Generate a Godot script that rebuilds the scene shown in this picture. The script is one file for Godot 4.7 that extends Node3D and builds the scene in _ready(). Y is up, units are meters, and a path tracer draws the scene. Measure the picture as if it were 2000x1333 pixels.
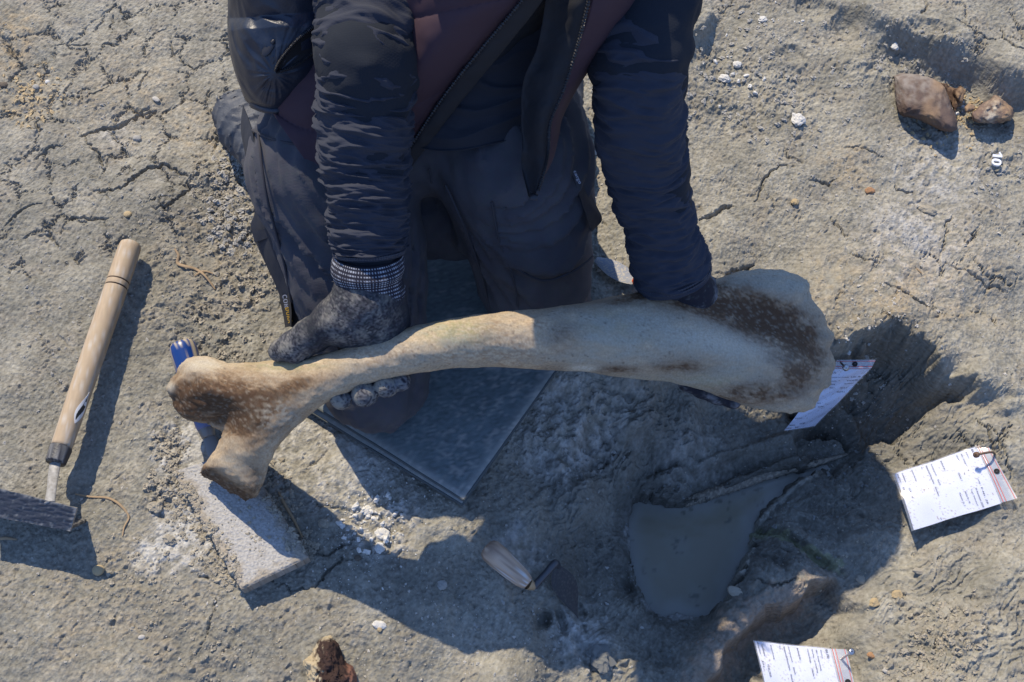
extends Node3D

const FAST := false
const CAM_H := 1.63
const TILT := 25.0
const FOCAL := 2250.0

var cam_at := Vector3.ZERO
var fwd := Vector3.ZERO
var up := Vector3.ZERO
var rng := RandomNumberGenerator.new()
var used := {}
var mats := {}

# ---------------------------------------------------------------- places
# a point seen at (px, py) of the 2000 x 1333 photograph, h metres above the plain ground
func P(px: float, py: float, h := 0.0) -> Vector3:
	var d := fwd * FOCAL + Vector3.RIGHT * (px - 1000.0) - up * (py - 666.5)
	return cam_at + d * ((h - cam_at.y) / d.y)

# the same at a distance measured along the line of sight
func Q(px: float, py: float, depth: float) -> Vector3:
	return cam_at + (fwd * FOCAL + Vector3.RIGHT * (px - 1000.0) - up * (py - 666.5)) * (depth / FOCAL)

func depth_of(p: Vector3) -> float:
	return (p - cam_at).dot(fwd)

func ss(a: float, b: float, x: float) -> float:
	return smoothstep(a, b, x)

# ---------------------------------------------------------------- nodes
func numbered(called: String) -> String:
	if not used.has(called):
		used[called] = 0
		return called
	used[called] += 1
	return "%s_%03d" % [called, used[called]]

func tag(o: Node3D, label := "", category := "", group := "", kind := "") -> Node3D:
	if label: o.set_meta("label", label)
	if category: o.set_meta("category", category)
	if group: o.set_meta("group", group)
	if kind: o.set_meta("kind", kind)
	return o

func thing(called: String, at: Vector3, label: String, category: String, group := "") -> Node3D:
	var o := Node3D.new()
	o.name = numbered(called)
	add_child(o, true)
	o.position = at
	return tag(o, label, category, group)

# a mesh whose vertices are in world coordinates becomes a child of its thing
func part(called: String, mesh: Mesh, mat: Material, parent: Node3D = null) -> MeshInstance3D:
	var o := MeshInstance3D.new()
	o.mesh = mesh
	o.material_override = mat
	if parent == null:
		o.name = numbered(called)
		add_child(o, true)
		return o
	o.name = called
	parent.add_child(o, true)
	var chain := Vector3.ZERO
	var n: Node = parent
	while n != self:
		chain += (n as Node3D).position
		n = n.get_parent()
	o.position = -chain
	return o

# ---------------------------------------------------------------- materials
func noise(kind: int, freq: float, octaves := 1, sd := 1) -> FastNoiseLite:
	var n := FastNoiseLite.new()
	n.noise_type = kind as FastNoiseLite.NoiseType
	n.frequency = freq
	n.seed = sd
	if octaves > 1:
		n.fractal_type = FastNoiseLite.FRACTAL_FBM
		n.fractal_octaves = octaves
	else:
		n.fractal_type = FastNoiseLite.FRACTAL_NONE
	return n

func noise_tex(size: int, freq: float, octaves: int, sd: int, lo := Color(0.75, 0.75, 0.75), hi := Color(1, 1, 1), kind := FastNoiseLite.TYPE_SIMPLEX_SMOOTH) -> ImageTexture:
	var n := noise(kind, freq, octaves, sd)
	var im := n.get_seamless_image(size, size, false, false, 0.15)
	im.convert(Image.FORMAT_RGB8)
	var d := im.get_data()
	var lut := PackedByteArray()
	for k in 256:
		var c := lo.lerp(hi, k / 255.0)
		lut.append(int(clampf(c.r, 0, 1) * 255)); lut.append(int(clampf(c.g, 0, 1) * 255)); lut.append(int(clampf(c.b, 0, 1) * 255))
	for i in range(0, d.size(), 3):
		var k := d[i] * 3
		d[i] = lut[k]; d[i + 1] = lut[k + 1]; d[i + 2] = lut[k + 2]
	return ImageTexture.create_from_image(Image.create_from_data(size, size, false, Image.FORMAT_RGB8, d))

func weave_tex(size: int, threads: int) -> ImageTexture:
	var d := PackedByteArray()
	d.resize(size * size)
	for y in size:
		for x in size:
			var a := absf(sin(PI * threads * x / size)); var b := absf(sin(PI * threads * y / size))
			var over := (int(float(x) * threads / size) + int(float(y) * threads / size)) % 2
			d[y * size + x] = int(255 * (0.25 + 0.7 * (a if over else b)) * (0.9 + 0.1 * rng.randf()))
	return ImageTexture.create_from_image(Image.create_from_data(size, size, false, Image.FORMAT_L8, d))

func lin(r: float, g: float, b: float) -> Color:
	return Color(r, g, b).linear_to_srgb()

func mat(called: String, c: Color, rough: float, metal := 0.0, vc := false) -> StandardMaterial3D:
	var m := StandardMaterial3D.new()
	m.resource_name = called
	m.albedo_color = c
	m.roughness = rough
	m.metallic = metal
	m.vertex_color_use_as_albedo = vc
	mats[called] = m
	return m

func bump(m: StandardMaterial3D, t: Texture2D, cm: float, scale: float) -> StandardMaterial3D:
	m.heightmap_enabled = true
	m.heightmap_texture = t
	m.heightmap_scale = cm
	m.uv1_triplanar = true
	m.uv1_scale = Vector3.ONE * scale
	return m

# ---------------------------------------------------------------- mesh tools
func mesh_from(v: PackedVector3Array, idx: PackedInt32Array, col := PackedColorArray(), uv := PackedVector2Array()) -> ArrayMesh:
	var n := PackedVector3Array()
	n.resize(v.size())
	for i in range(0, idx.size(), 3):
		var a := idx[i]; var b := idx[i + 1]; var c := idx[i + 2]
		var k := (v[c] - v[a]).cross(v[b] - v[a])
		n[a] += k; n[b] += k; n[c] += k
	for i in n.size():
		n[i] = n[i].normalized()
	var ar := []
	ar.resize(Mesh.ARRAY_MAX)
	ar[Mesh.ARRAY_VERTEX] = v
	ar[Mesh.ARRAY_NORMAL] = n
	ar[Mesh.ARRAY_INDEX] = idx
	if col.size(): ar[Mesh.ARRAY_COLOR] = col
	if uv.size(): ar[Mesh.ARRAY_TEX_UV] = uv
	var m := ArrayMesh.new()
	m.add_surface_from_arrays(Mesh.PRIMITIVE_TRIANGLES, ar)
	return m

func spline(pts: Array, t: float):
	var n := pts.size() - 1
	var f := clampf(t, 0, 1) * n
	var i := mini(int(f), n - 1)
	var u := f - i
	var p0 = pts[maxi(i - 1, 0)]; var p1 = pts[i]; var p2 = pts[i + 1]; var p3 = pts[mini(i + 2, n)]
	return 0.5 * ((2.0 * p1) + (p2 - p0) * u + (2.0 * p0 - 5.0 * p1 + 4.0 * p2 - p3) * u * u + (3.0 * p1 - p0 - 3.0 * p2 + p3) * u * u * u)

# a round thing along a line of centres; disp(t, angle, r) gives the radius there, tint(t, angle) the colour
func sweep(pts: Array, radii: Array, rings: int, segs: int, disp = null, tint = null, flat := 1.0) -> ArrayMesh:
	var v := PackedVector3Array(); var idx := PackedInt32Array(); var col := PackedColorArray(); var uv := PackedVector2Array()
	var side := Vector3.ZERO
	var length := 0.0
	var last: Vector3 = pts[0]
	for i in rings + 1:
		var t := float(i) / rings
		var c: Vector3 = spline(pts, t)
		var ahead: Vector3 = (spline(pts, minf(t + 0.004, 1.0)) - spline(pts, maxf(t - 0.004, 0.0))).normalized()
		if i == 0:
			side = ahead.cross(Vector3.UP if absf(ahead.y) < 0.9 else Vector3.RIGHT).normalized()
		side = (side - ahead * side.dot(ahead)).normalized()
		var other := ahead.cross(side)
		length += c.distance_to(last); last = c
		var r: float = spline(radii, t)
		for j in segs + 1:
			var an := TAU * (j % segs) / segs
			var rr := r
			if disp: rr = disp.call(t, an, r)
			v.append(c + side * cos(an) * rr + other * sin(an) * rr * flat)
			uv.append(Vector2(float(j) / segs, length))
			if tint: col.append(tint.call(t, an))
	for i in rings:
		for j in segs:
			var a := i * (segs + 1) + j
			var b := a + segs + 1
			idx.append_array([a, b, a + 1, a + 1, b, b + 1])
	for end in 2:
		var base := 0 if end == 0 else rings * (segs + 1)
		var k := v.size()
		v.append(spline(pts, float(end)))
		uv.append(Vector2(0.5, 0))
		if tint: col.append(tint.call(float(end), 0.0))
		for j in segs:
			if end == 0: idx.append_array([k, base + j, base + j + 1])
			else: idx.append_array([k, base + j + 1, base + j])
	return mesh_from(v, idx, col, uv)

# turned shape: profile of [distance along the axis 0..1, radius]
func turned(a: Vector3, b: Vector3, profile: Array, segs := 32, tint = null, flat := 1.0, turn := 0.0) -> ArrayMesh:
	var v := PackedVector3Array(); var idx := PackedInt32Array(); var col := PackedColorArray(); var uv := PackedVector2Array()
	var ax := (b - a).normalized()
	var side := ax.cross(Vector3.UP if absf(ax.y) < 0.9 else Vector3.RIGHT).normalized().rotated(ax, turn)
	var other := ax.cross(side)
	var n := profile.size()
	for i in n:
		var c: Vector3 = a.lerp(b, profile[i][0])
		for j in segs + 1:
			var an := TAU * (j % segs) / segs
			v.append(c + (side * cos(an) + other * sin(an) * flat) * profile[i][1])
			uv.append(Vector2(float(j) / segs, profile[i][0]))
			if tint: col.append(tint.call(profile[i][0], an))
	for i in n - 1:
		for j in segs:
			var p := i * (segs + 1) + j
			var q := p + segs + 1
			idx.append_array([p, q, p + 1, p + 1, q, q + 1])
	return mesh_from(v, idx, col, uv)

# a sheet with thickness: at(u, v) gives a point; the far face lies thick(u, v) behind it
func sheet(nu: int, nv: int, at: Callable, thick: float, tint = null, dir := Vector3.ZERO) -> ArrayMesh:
	var g := PackedVector3Array()
	for j in nv + 1:
		for i in nu + 1:
			g.append(at.call(float(i) / nu, float(j) / nv))
	var v := PackedVector3Array(); var idx := PackedInt32Array(); var col := PackedColorArray(); var uv := PackedVector2Array()
	for back in 2:
		for j in nv + 1:
			for i in nu + 1:
				var p := g[j * (nu + 1) + i]
				if back:
					var n := dir
					if n == Vector3.ZERO:
						var du := g[j * (nu + 1) + mini(i + 1, nu)] - g[j * (nu + 1) + maxi(i - 1, 0)]
						var dv := g[mini(j + 1, nv) * (nu + 1) + i] - g[maxi(j - 1, 0) * (nu + 1) + i]
						n = -dv.cross(du).normalized()
					p += n * thick
				v.append(p)
				uv.append(Vector2(float(i) / nu, float(j) / nv))
				if tint: col.append(tint.call(float(i) / nu, float(j) / nv))
	var m := (nu + 1) * (nv + 1)
	for j in nv:
		for i in nu:
			var a := j * (nu + 1) + i
			var b := a + nu + 1
			idx.append_array([a, a + 1, b, a + 1, b + 1, b])
			idx.append_array([a + m, b + m, a + 1 + m, a + 1 + m, b + m, b + 1 + m])
	# rim, with corners of its own so that the edge stays crisp
	var ring := PackedInt32Array()
	for i in nu: ring.append(i)
	for j in nv: ring.append(j * (nu + 1) + nu)
	for i in nu: ring.append(nv * (nu + 1) + nu - i)
	for j in nv: ring.append((nv - j) * (nu + 1))
	var k0 := v.size()
	for q in ring.size() + 1:
		var s := ring[q % ring.size()]
		v.append(v[s]); v.append(v[s + m])
		uv.append(uv[s]); uv.append(uv[s])
		if tint:
			col.append(col[s]); col.append(col[s])
	for q in ring.size():
		var a := k0 + q * 2
		idx.append_array([a, a + 1, a + 2, a + 2, a + 1, a + 3])
	return mesh_from(v, idx, col, uv)

# quad sheet from a grid of control points (rows of Vector3), smoothly interpolated
func grid_at(rows: Array, u: float, w: float) -> Vector3:
	var line := []
	for r in rows:
		line.append(spline(r, u))
	return spline(line, w)

# ---------------------------------------------------------------- fields: smooth unions of tapered capsules, meshed with surface nets
class Field:
	var a := PackedVector3Array()
	var ab := PackedVector3Array()
	var inv := PackedFloat32Array()
	var r0 := PackedFloat32Array()
	var dr := PackedFloat32Array()
	var k := 0.02
	var near := PackedInt32Array()
	# keeps only the capsules that matter within reach of c
	func prune(c: Vector3, reach: float) -> void:
		var es := PackedFloat32Array()
		var least := 1e9
		for i in a.size():
			var pa := c - a[i]
			var t := clampf(pa.dot(ab[i]) * inv[i], 0.0, 1.0)
			var e := (pa - ab[i] * t).length() - r0[i] - dr[i] * t
			es.append(e)
			least = minf(least, e)
		near.clear()
		for i in a.size():
			if es[i] < least + k * 1.5 + 2.2 * reach: near.append(i)
	func all() -> void:
		near = PackedInt32Array(range(a.size()))
	func add(p: Vector3, q: Vector3, rp: float, rq: float) -> void:
		a.append(p); ab.append(q - p); inv.append(1.0 / maxf((q - p).length_squared(), 1e-9)); r0.append(rp); dr.append(rq - rp)
	func value(p: Vector3) -> float:
		var d := 1e9
		if near.is_empty(): all()
		for i in near:
			var pa := p - a[i]
			var t := clampf(pa.dot(ab[i]) * inv[i], 0.0, 1.0)
			var e := (pa - ab[i] * t).length() - r0[i] - dr[i] * t
			if e - d < k and d - e < k:
				var h := 0.5 + 0.5 * (d - e) / k
				d = lerpf(d, e, h) - k * h * (1.0 - h)
			elif e < d:
				d = e
		return d
	func box() -> AABB:
		var b := AABB(a[0], Vector3.ZERO)
		for i in a.size():
			var r := maxf(r0[i], r0[i] + dr[i])
			b = b.merge(AABB(a[i] - Vector3.ONE * r, Vector3.ONE * 2 * r)).merge(AABB(a[i] + ab[i] - Vector3.ONE * r, Vector3.ONE * 2 * r))
		return b

func nets(lo: Vector3, hi: Vector3, cell: float, f: Callable, slack := 0.0, tint = null, place = null, prep: Field = null) -> ArrayMesh:
	if FAST: cell *= 2.0
	const B := 5
	var n := Vector3i(((hi - lo) / cell).ceil()) + Vector3i.ONE
	n = Vector3i(Vector3(n) / B).clamp(Vector3i.ZERO, Vector3i.ONE * 400) * B + Vector3i.ONE * B + Vector3i.ONE
	var val := PackedFloat32Array()
	val.resize(n.x * n.y * n.z)
	val.fill(1e9)
	var sx := n.y * n.z
	var sy := n.z
	var live := []
	var reach := cell * B * 0.87 + slack
	for bx in (n.x - 1) / B:
		for by in (n.y - 1) / B:
			for bz in (n.z - 1) / B:
				var c := lo + Vector3(bx + 0.5, by + 0.5, bz + 0.5) * cell * B
				if prep: prep.prune(c, cell * B * 0.87)
				var fc: float = f.call(c)
				if absf(fc) > reach:
					continue
				live.append(Vector3i(bx, by, bz))
				for x in range(bx * B, bx * B + B + 1):
					for y in range(by * B, by * B + B + 1):
						var at := x * sx + y * sy + bz * B
						for z in B + 1:
							if val[at + z] > 1e8:
								val[at + z] = f.call(lo + Vector3(x, y, bz * B + z) * cell)
	var vid := PackedInt32Array()
	vid.resize(val.size())
	vid.fill(-1)
	var v := PackedVector3Array(); var idx := PackedInt32Array(); var col := PackedColorArray()
	var off := PackedInt32Array([0, 1, sy, sy + 1, sx, sx + 1, sx + sy, sx + sy + 1])
	var ea := [0, 0, 0, 1, 1, 2, 2, 3, 4, 4, 5, 6]
	var eb := [1, 2, 4, 3, 5, 3, 6, 7, 5, 6, 7, 7]
	for b in live:
		for x in range(b.x * B, b.x * B + B):
			for y in range(b.y * B, b.y * B + B):
				for z in range(b.z * B, b.z * B + B):
					var at := x * sx + y * sy + z
					var ins := 0
					for q in 8:
						if val[at + off[q]] < 0.0: ins += 1
					if ins == 0 or ins == 8: continue
					var sum := Vector3.ZERO
					var cnt := 0
					for e in 12:
						var p: int = ea[e]; var q: int = eb[e]
						var fp := val[at + off[p]]; var fq := val[at + off[q]]
						if (fp < 0.0) != (fq < 0.0):
							var t := fp / (fp - fq)
							sum += Vector3(p >> 2, (p >> 1) & 1, p & 1).lerp(Vector3(q >> 2, (q >> 1) & 1, q & 1), t)
							cnt += 1
					vid[at] = v.size()
					v.append(lo + (Vector3(x, y, z) + sum / cnt) * cell)
	for b in live:
		for x in range(b.x * B, b.x * B + B):
			for y in range(b.y * B, b.y * B + B):
				for z in range(b.z * B, b.z * B + B):
					var at := x * sx + y * sy + z
					if vid[at] < 0: continue
					var s := val[at] < 0.0
					for ax in 3:
						var d := sx if ax == 0 else (sy if ax == 1 else 1)
						if (val[at + d] < 0.0) == s: continue
						var d1 := sy if ax == 0 else (1 if ax == 1 else sx)
						var d2 := 1 if ax == 0 else (sx if ax == 1 else sy)
						if at - d1 - d2 < 0: continue
						var p0 := vid[at]; var p1 := vid[at - d1]; var p2 := vid[at - d1 - d2]; var p3 := vid[at - d2]
						if p1 < 0 or p2 < 0 or p3 < 0: continue
						if s: idx.append_array([p0, p2, p1, p0, p3, p2])
						else: idx.append_array([p0, p1, p2, p0, p2, p3])
	if prep: prep.all()
	if tint:
		for p in v: col.append(tint.call(p))
	if place:
		for i in v.size(): v[i] = place.call(v[i])
	return mesh_from(v, idx, col)

func field_mesh(fl: Field, cell: float, extra = null, slack := 0.0, tint = null) -> ArrayMesh:
	var b := fl.box().grow(cell * 2 + slack)
	return nets(b.position, b.end, cell, (func(p: Vector3) -> float: return fl.value(p) + extra.call(p)) if extra else (func(p: Vector3) -> float: return fl.value(p)), slack, tint, null, fl)

# ---------------------------------------------------------------- the ground: one sheet, modelled to the millimetre where the photograph shows it
const GSTEP := 0.0017
var xs := PackedFloat32Array()
var zs := PackedFloat32Array()
var gh := PackedFloat32Array()
var gcol := PackedColorArray()
var nxs := 0
var nzs := 0
const CX0 := -1.1
const CZ0 := -0.85
const CSTEP := 0.01
const CNX := 221
const CNZ := 156
var cgrid := []            # coarse masks: height, crack, clod, white, wet, ochre, rough

# (px, py, height) of the ground's form
const FORM := [
	[0,0,.0],[0,400,.0],[0,800,.0],[0,1333,.0],[300,200,.0],[300,700,.0],[300,1200,.0],[500,1300,.0],[700,1250,.0],[600,930,.0],[700,1050,.0],[330,400,.012],[450,450,.0],[800,1120,.0],[150,1000,-.004],[430,700,-.004],
	[900,700,.0],[1085,720,.0],[905,1000,-.004],[700,300,.0],[1100,300,.0],[1250,400,.0],[1250,700,.004],[1350,600,.004],[1100,560,.0],[1350,430,.0],[850,100,.0],[500,0,.0],
	[1345,60,.03],[1400,100,.0],[1500,300,.0],[1700,450,.0],[1900,450,.0],[1600,600,.0],[1500,80,.01],[1600,180,.0],[1800,160,.0],[1950,240,.0],[1700,20,.05],[1850,60,.05],[1980,120,.05],[1900,10,.05],[1760,50,.05],[1750,110,.004],[1880,190,.0],[1650,60,.008],[1990,330,.0],
	[1100,800,-.02],[1240,790,-.03],[1330,790,-.06],[1000,1000,-.02],[1200,900,-.085],[1110,960,-.05],[1270,940,-.13],[1400,830,-.12],[1500,840,-.14],[1330,1060,-.185],[1260,1020,-.165],[1400,1000,-.19],[1300,1160,-.18],[1250,1120,-.165],[1340,1200,-.17],[1480,960,-.185],[1190,1090,-.125],[1180,1180,-.12],[1060,1130,-.05],[960,1130,-.02],[1010,1240,-.03],[1090,1230,-.075],[1200,1290,-.1],[1290,1270,-.13],[1000,1330,-.01],[1120,1330,-.07],[1250,1330,-.1],
	[1620,880,-.165],[1720,830,-.15],[1690,760,-.1],[1780,770,-.09],[1640,686,-.002],[1690,668,.0],[1755,640,.0],[1790,668,.0],[1840,705,.0],[1905,740,.0],[1900,800,-.015],[1960,850,-.012],[2000,870,.0],[1830,760,-.075],[1870,810,-.06],[1740,700,-.06],
	[1720,900,-.125],[1790,920,-.085],[1860,960,-.065],[1940,940,-.03],[1980,1000,-.02],[1990,1150,.004],[1850,1100,-.035],[1740,1080,-.075],[1640,960,-.145],[1580,1010,-.14],[1540,1060,-.105],[1600,1090,-.095],[1500,1130,-.088],[1445,1205,-.092],[1400,1290,-.085],[1560,1140,-.085],[1470,1040,-.16],
	[1640,1150,-.095],[1560,1215,-.128],[1495,1275,-.128],[1445,1330,-.122],[1600,1290,-.108],[1720,1190,-.06],[1780,1280,-.035],[1930,1250,.006],[1860,1330,-.004],[1990,1330,.012],[1360,1333,-.1],
]
# (px, py, height of the ground there, radius in pixels, mask, strength)
const BLOBS := [
	# 1 cracks
	[150,120,0,260,1,1.0],[330,260,0,200,1,1.0],[80,400,0,200,1,.9],[420,60,0,160,1,.9],[300,420,0,140,1,.8],[1900,520,0,140,1,.75],[1700,560,0,150,1,.5],[1500,420,0,150,1,.45],[1860,780,0,90,1,.8],[1900,880,-.05,80,1,1.0],[1720,700,-.05,100,1,.6],[100,650,0,140,1,.35],[620,1080,0,120,1,.3],[560,920,0,90,1,.4],[1950,60,.05,140,1,.6],[1420,20,0,90,1,.5],
	# 2 clods
	[430,360,0,75,2,1.0],[470,450,0,75,2,1.0],[480,560,0,75,2,.9],[400,620,0,80,2,.75],[430,690,0,70,2,.8],[320,560,0,70,2,.5],[60,180,0,70,2,.6],[330,860,0,40,2,.9],[320,960,0,40,2,.9],[1450,190,0,120,2,.75],[1400,130,0,70,2,.7],[1540,200,0,90,2,.7],[1700,140,0,80,2,.6],[1780,120,0,70,2,.5],[1120,870,-.04,90,2,.7],[1060,830,-.01,60,2,.6],[720,1020,0,80,2,.9],[1660,700,0,70,2,.7],[1840,1250,-.01,90,2,.9],[1800,1310,-.02,80,2,.7],[1950,1220,0,140,2,.5],[260,1130,0,80,2,.45],[400,1270,0,90,2,.4],[1680,1000,-.1,80,2,.6],[1240,1290,-.12,90,2,.5],[1320,880,-.12,90,2,.5],[1960,330,0,60,2,.6],[1830,230,0,60,2,.4],
	# 3 whitish dried crust
	[370,1000,0,60,3,.7],[350,1060,0,55,3,1.0],[300,1085,0,35,3,.9],[690,900,0,90,3,.8],[600,880,0,90,3,.5],[740,1010,0,70,3,.8],[350,880,0,60,3,.7],[1100,820,-.02,110,3,.55],[1200,800,-.03,70,3,.4],[1020,1090,-.03,50,3,.4],[1260,1040,-.165,55,3,.5],[1140,1250,-.1,60,3,.5],[1800,480,0,120,3,.5],[1830,330,0,100,3,.5],[1350,900,-.12,70,3,.3],[220,260,0,40,3,.4],
	# 4 wet
	[1330,1060,-.18,230,4,1.0],[1150,1100,-.09,130,4,.8],[1500,950,-.15,180,4,.95],[1650,850,-.14,140,4,.9],[1200,950,-.09,130,4,.7],[1500,1080,-.12,120,4,.8],[1260,1250,-.12,130,4,.7],[960,960,-.01,80,4,.5],[1700,760,-.1,110,4,.6],[1100,1250,-.06,120,4,.5],[300,450,0,80,4,.25],[330,640,0,120,4,.2],[800,1150,0,120,4,.25],[500,1250,0,200,4,.2],[1600,1000,-.14,100,4,.7],[1800,860,-.08,90,4,.45],[350,400,0,90,4,.25],
	# 5 ochre tinge
	[1820,520,0,130,5,.7],[1700,600,0,140,5,.5],[1650,320,0,60,5,.5],[250,190,0,150,5,.4],[30,60,0,60,5,.8],[20,110,0,40,5,.9],[60,200,0,60,5,.7],[390,250,0,90,5,.5],[400,500,0,120,5,.35],[1200,230,0,70,5,.4],[1450,1240,-.11,80,5,.5],[240,1200,0,150,5,.25],[1150,330,0,70,5,.4],
	# 6 scraped by the trowel: streaks
	[1250,880,-.1,130,6,1.0],[1150,1000,-.06,120,6,.7],[1900,1200,0,150,6,.8],[1850,850,-.05,120,6,.6],[1700,950,-.12,120,6,.9],[1750,760,-.08,90,6,.8],[1500,1060,-.12,110,6,.8],[1220,1230,-.11,110,6,.7],[1700,1150,-.08,100,6,.5],
]
# cracks one can follow: [width mm, depth mm, ground height, x, y, x, y ...]
const CRACKS := [
	[5.0,12.0,0, 158,268,175,262,200,250,232,246,258,232,285,222,302,216],[3.2,9.0,0, 128,284,100,290,84,300,70,312],[3.0,9.0,0, 165,270,178,290,196,302,200,325,208,342],
	[4.2,12.0,0, 222,378,246,374,262,362,280,346,300,336,322,330,345,338,370,350],[2.8,8.0,0, 300,420,330,416,352,398,370,380,372,352],[3.0,9.0,0, 186,376,222,378],[2.4,8.0,0, 0,455,22,430,52,408,82,396],[2.6,8.0,0, 120,458,126,430,150,425,190,432,225,432],
	[2.0,6.0,0, 120,210,126,190,138,172,148,155],[2.0,6.0,0, 165,192,196,180,215,165],[2.0,6.0,0, 230,36,262,30,285,12],[2.0,6.0,0, 182,60,190,48,202,30],[2.0,6.0,0, 218,64,218,32],[2.0,6.0,0, 335,70,336,110,348,98],[2.2,6.0,0, 352,98,352,118,380,134,400,124],[2.0,6.0,0, 100,90,150,88,178,84],[2.0,6.0,0, 262,142,290,142,276,160,272,182],[2.4,7.0,0, 245,200,285,232,302,220],[2.0,6.0,0, 205,342,212,310,240,300,255,272],
	[2.6,9.0,0, 604,1080,626,1078,640,1082,654,1076,662,1066,680,1060,686,1050],[3.0,9.0,0, 608,1150,622,1140,630,1122,650,1106,664,1094,668,1088],[1.6,5.0,0, 668,1088,690,1096],[2.0,6.0,0, 525,1134,552,1142,568,1152,585,1146,608,1152],[1.6,5.0,0, 604,978,622,986,650,990,668,992],[1.6,5.0,0, 366,1112,400,1128,430,1142],[1.6,5.0,0, 430,1150,420,1180,412,1210,402,1240,385,1275],
	[4.5,12.0,0, 1368,430,1390,420,1412,405,1430,398],[4.5,12.0,0, 1420,536,1432,524,1455,516,1478,508],[3.2,9.0,0, 1480,390,1492,352,1506,336,1532,322],[2.4,7.0,0, 1576,350,1600,354,1620,360,1636,346],[2.0,6.0,0, 1530,292,1545,310,1568,318],[2.4,8.0,0, 1720,558,1760,572,1790,590,1815,600],[2.0,6.0,0, 1640,284,1690,292,1724,308],[2.4,7.0,0, 1840,500,1846,470,1850,436,1862,422],[2.4,7.0,0, 1850,510,1900,530,1930,548,1980,560],[2.0,6.0,0, 1660,496,1690,508,1720,514],[2.0,6.0,0, 1624,420,1640,440,1660,468],[2.4,8.0,0, 1746,360,1762,372,1790,376],
	[3.0,10.0,-.02, 1850,868,1856,890,1868,912,1880,925],[2.6,10.0,-.02, 1880,830,1895,860,1915,885,1922,910],[2.6,10.0,-.02, 1910,812,1925,835,1938,868,1955,900],[2.4,9.0,-.03, 1810,865,1820,890,1832,915],[2.4,9.0,-.01, 1935,825,1950,850,1968,890,1982,930],[2.4,9.0,-.03, 1782,838,1795,870,1800,890],
	[2.4,8.0,0, 1790,30,1796,50,1782,66],[2.4,9.0,0, 1935,82,1942,112,1962,130,1996,142],[2.0,7.0,.02, 1850,62,1890,84,1935,100],
	[2.4,9.0,-.06, 1700,690,1720,712,1745,742],[2.4,9.0,-.06, 1756,690,1775,720,1790,735],
	[2.0,6.0,0, 1172,884,1190,870,1204,860],[2.4,8.0,-.11, 1470,1140,1500,1152,1520,1150,1550,1140],
]
# lumps and hollows of their own: [px, py, ground height, length px, width px, turn degrees, height mm]
const LUMPS := [
	[410,345,0,60,45,10,9],[330,400,0,75,50,0,6],[1370,60,.01,60,22,-55,22],[1335,20,.03,40,30,0,-30],
	[1545,962,-.165,60,11,-32,14],[1490,1012,-.16,40,11,-45,12],[1462,1065,-.16,12,40,12,9],[1432,1135,-.15,12,45,28,10],
	[1365,985,-.18,75,13,-24,22],[1440,945,-.175,70,13,-20,24],[1520,918,-.17,70,13,-14,22],[1600,900,-.165,60,12,-10,18],
	[1220,1150,-.14,22,50,-20,-16],[1240,1130,-.14,14,60,-20,14],[1165,1130,-.12,26,18,0,5],[1540,1075,-.125,16,16,0,5],[1610,700,0,40,20,20,10],
	[1450,1030,-.155,30,12,40,-8],[1530,1050,-.13,60,14,35,-18],[1590,1095,-.115,60,13,35,-16],[1610,1020,-.13,50,25,30,14],[1700,985,-.11,30,60,-30,-10],
	[1450,1205,-.11,22,14,0,6],[1330,880,-.12,90,16,-25,10],[1210,860,-.07,90,14,-30,8],[1560,640,0,60,40,0,4],[1590,30,0,60,30,20,-12],[1545,110,0,40,25,0,-8],[1800,90,0,60,22,25,-10],
	[1060,1205,-.06,18,26,20,-22],[1098,1215,-.08,10,34,-15,-18],[1130,1195,-.09,16,40,-10,-12],[1240,1180,-.15,26,40,-15,12],[1300,930,-.13,60,14,-20,12],[1400,900,-.14,80,12,-22,12],[1500,870,-.15,80,14,-18,10],[1150,940,-.05,60,16,-30,9],[1090,905,-.03,22,16,0,12],[1120,865,-.03,18,14,0,12],[1060,960,-.03,26,12,-50,7],[1680,800,-.11,40,14,40,16],[1740,800,-.1,50,26,30,14],[1800,790,-.07,40,30,0,-18],[1850,780,-.05,30,40,20,12],[1640,1020,-.14,40,14,-30,12],[1570,1010,-.14,36,12,30,10],[1660,1060,-.12,40,16,-20,8],[1500,1090,-.1,50,12,35,-9],[1470,1160,-.1,40,10,-30,-7],[1580,980,-.15,40,12,-20,10],
	[1185,1255,-.1,40,30,30,12],[1135,1270,-.085,14,60,-25,-10],[1800,250,0,50,40,30,-8],[1830,300,0,60,50,30,-6],[1620,35,.0,30,40,30,8],
]
var water_edge := []

func coarse(gx: float, gz: float, m: int) -> float:
	var a: PackedFloat32Array = cgrid[m]
	var u := clampf((gx - CX0) / CSTEP, 0.0, CNX - 1.001)
	var w := clampf((gz - CZ0) / CSTEP, 0.0, CNZ - 1.001)
	var i := int(u); var j := int(w)
	u -= i; w -= j
	var k := j * CNX + i
	return lerpf(lerpf(a[k], a[k + 1], u), lerpf(a[k + CNX], a[k + CNX + 1], u), w)

func ground_y(gx: float, gz: float) -> float:
	# bilinear look-up in the finished sheet
	var i := clampi(int((gx - xs[OUT]) / GSTEP) + OUT, 0, nxs - 2)
	var j := clampi(int((gz - zs[OUT]) / GSTEP) + OUT, 0, nzs - 2)
	var u := clampf((gx - xs[i]) / (xs[i + 1] - xs[i]), 0, 1); var w := clampf((gz - zs[j]) / (zs[j + 1] - zs[j]), 0, 1)
	var k := j * nxs + i
	return lerpf(lerpf(gh[k], gh[k + 1], u), lerpf(gh[k + nxs], gh[k + nxs + 1], u), w)

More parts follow.
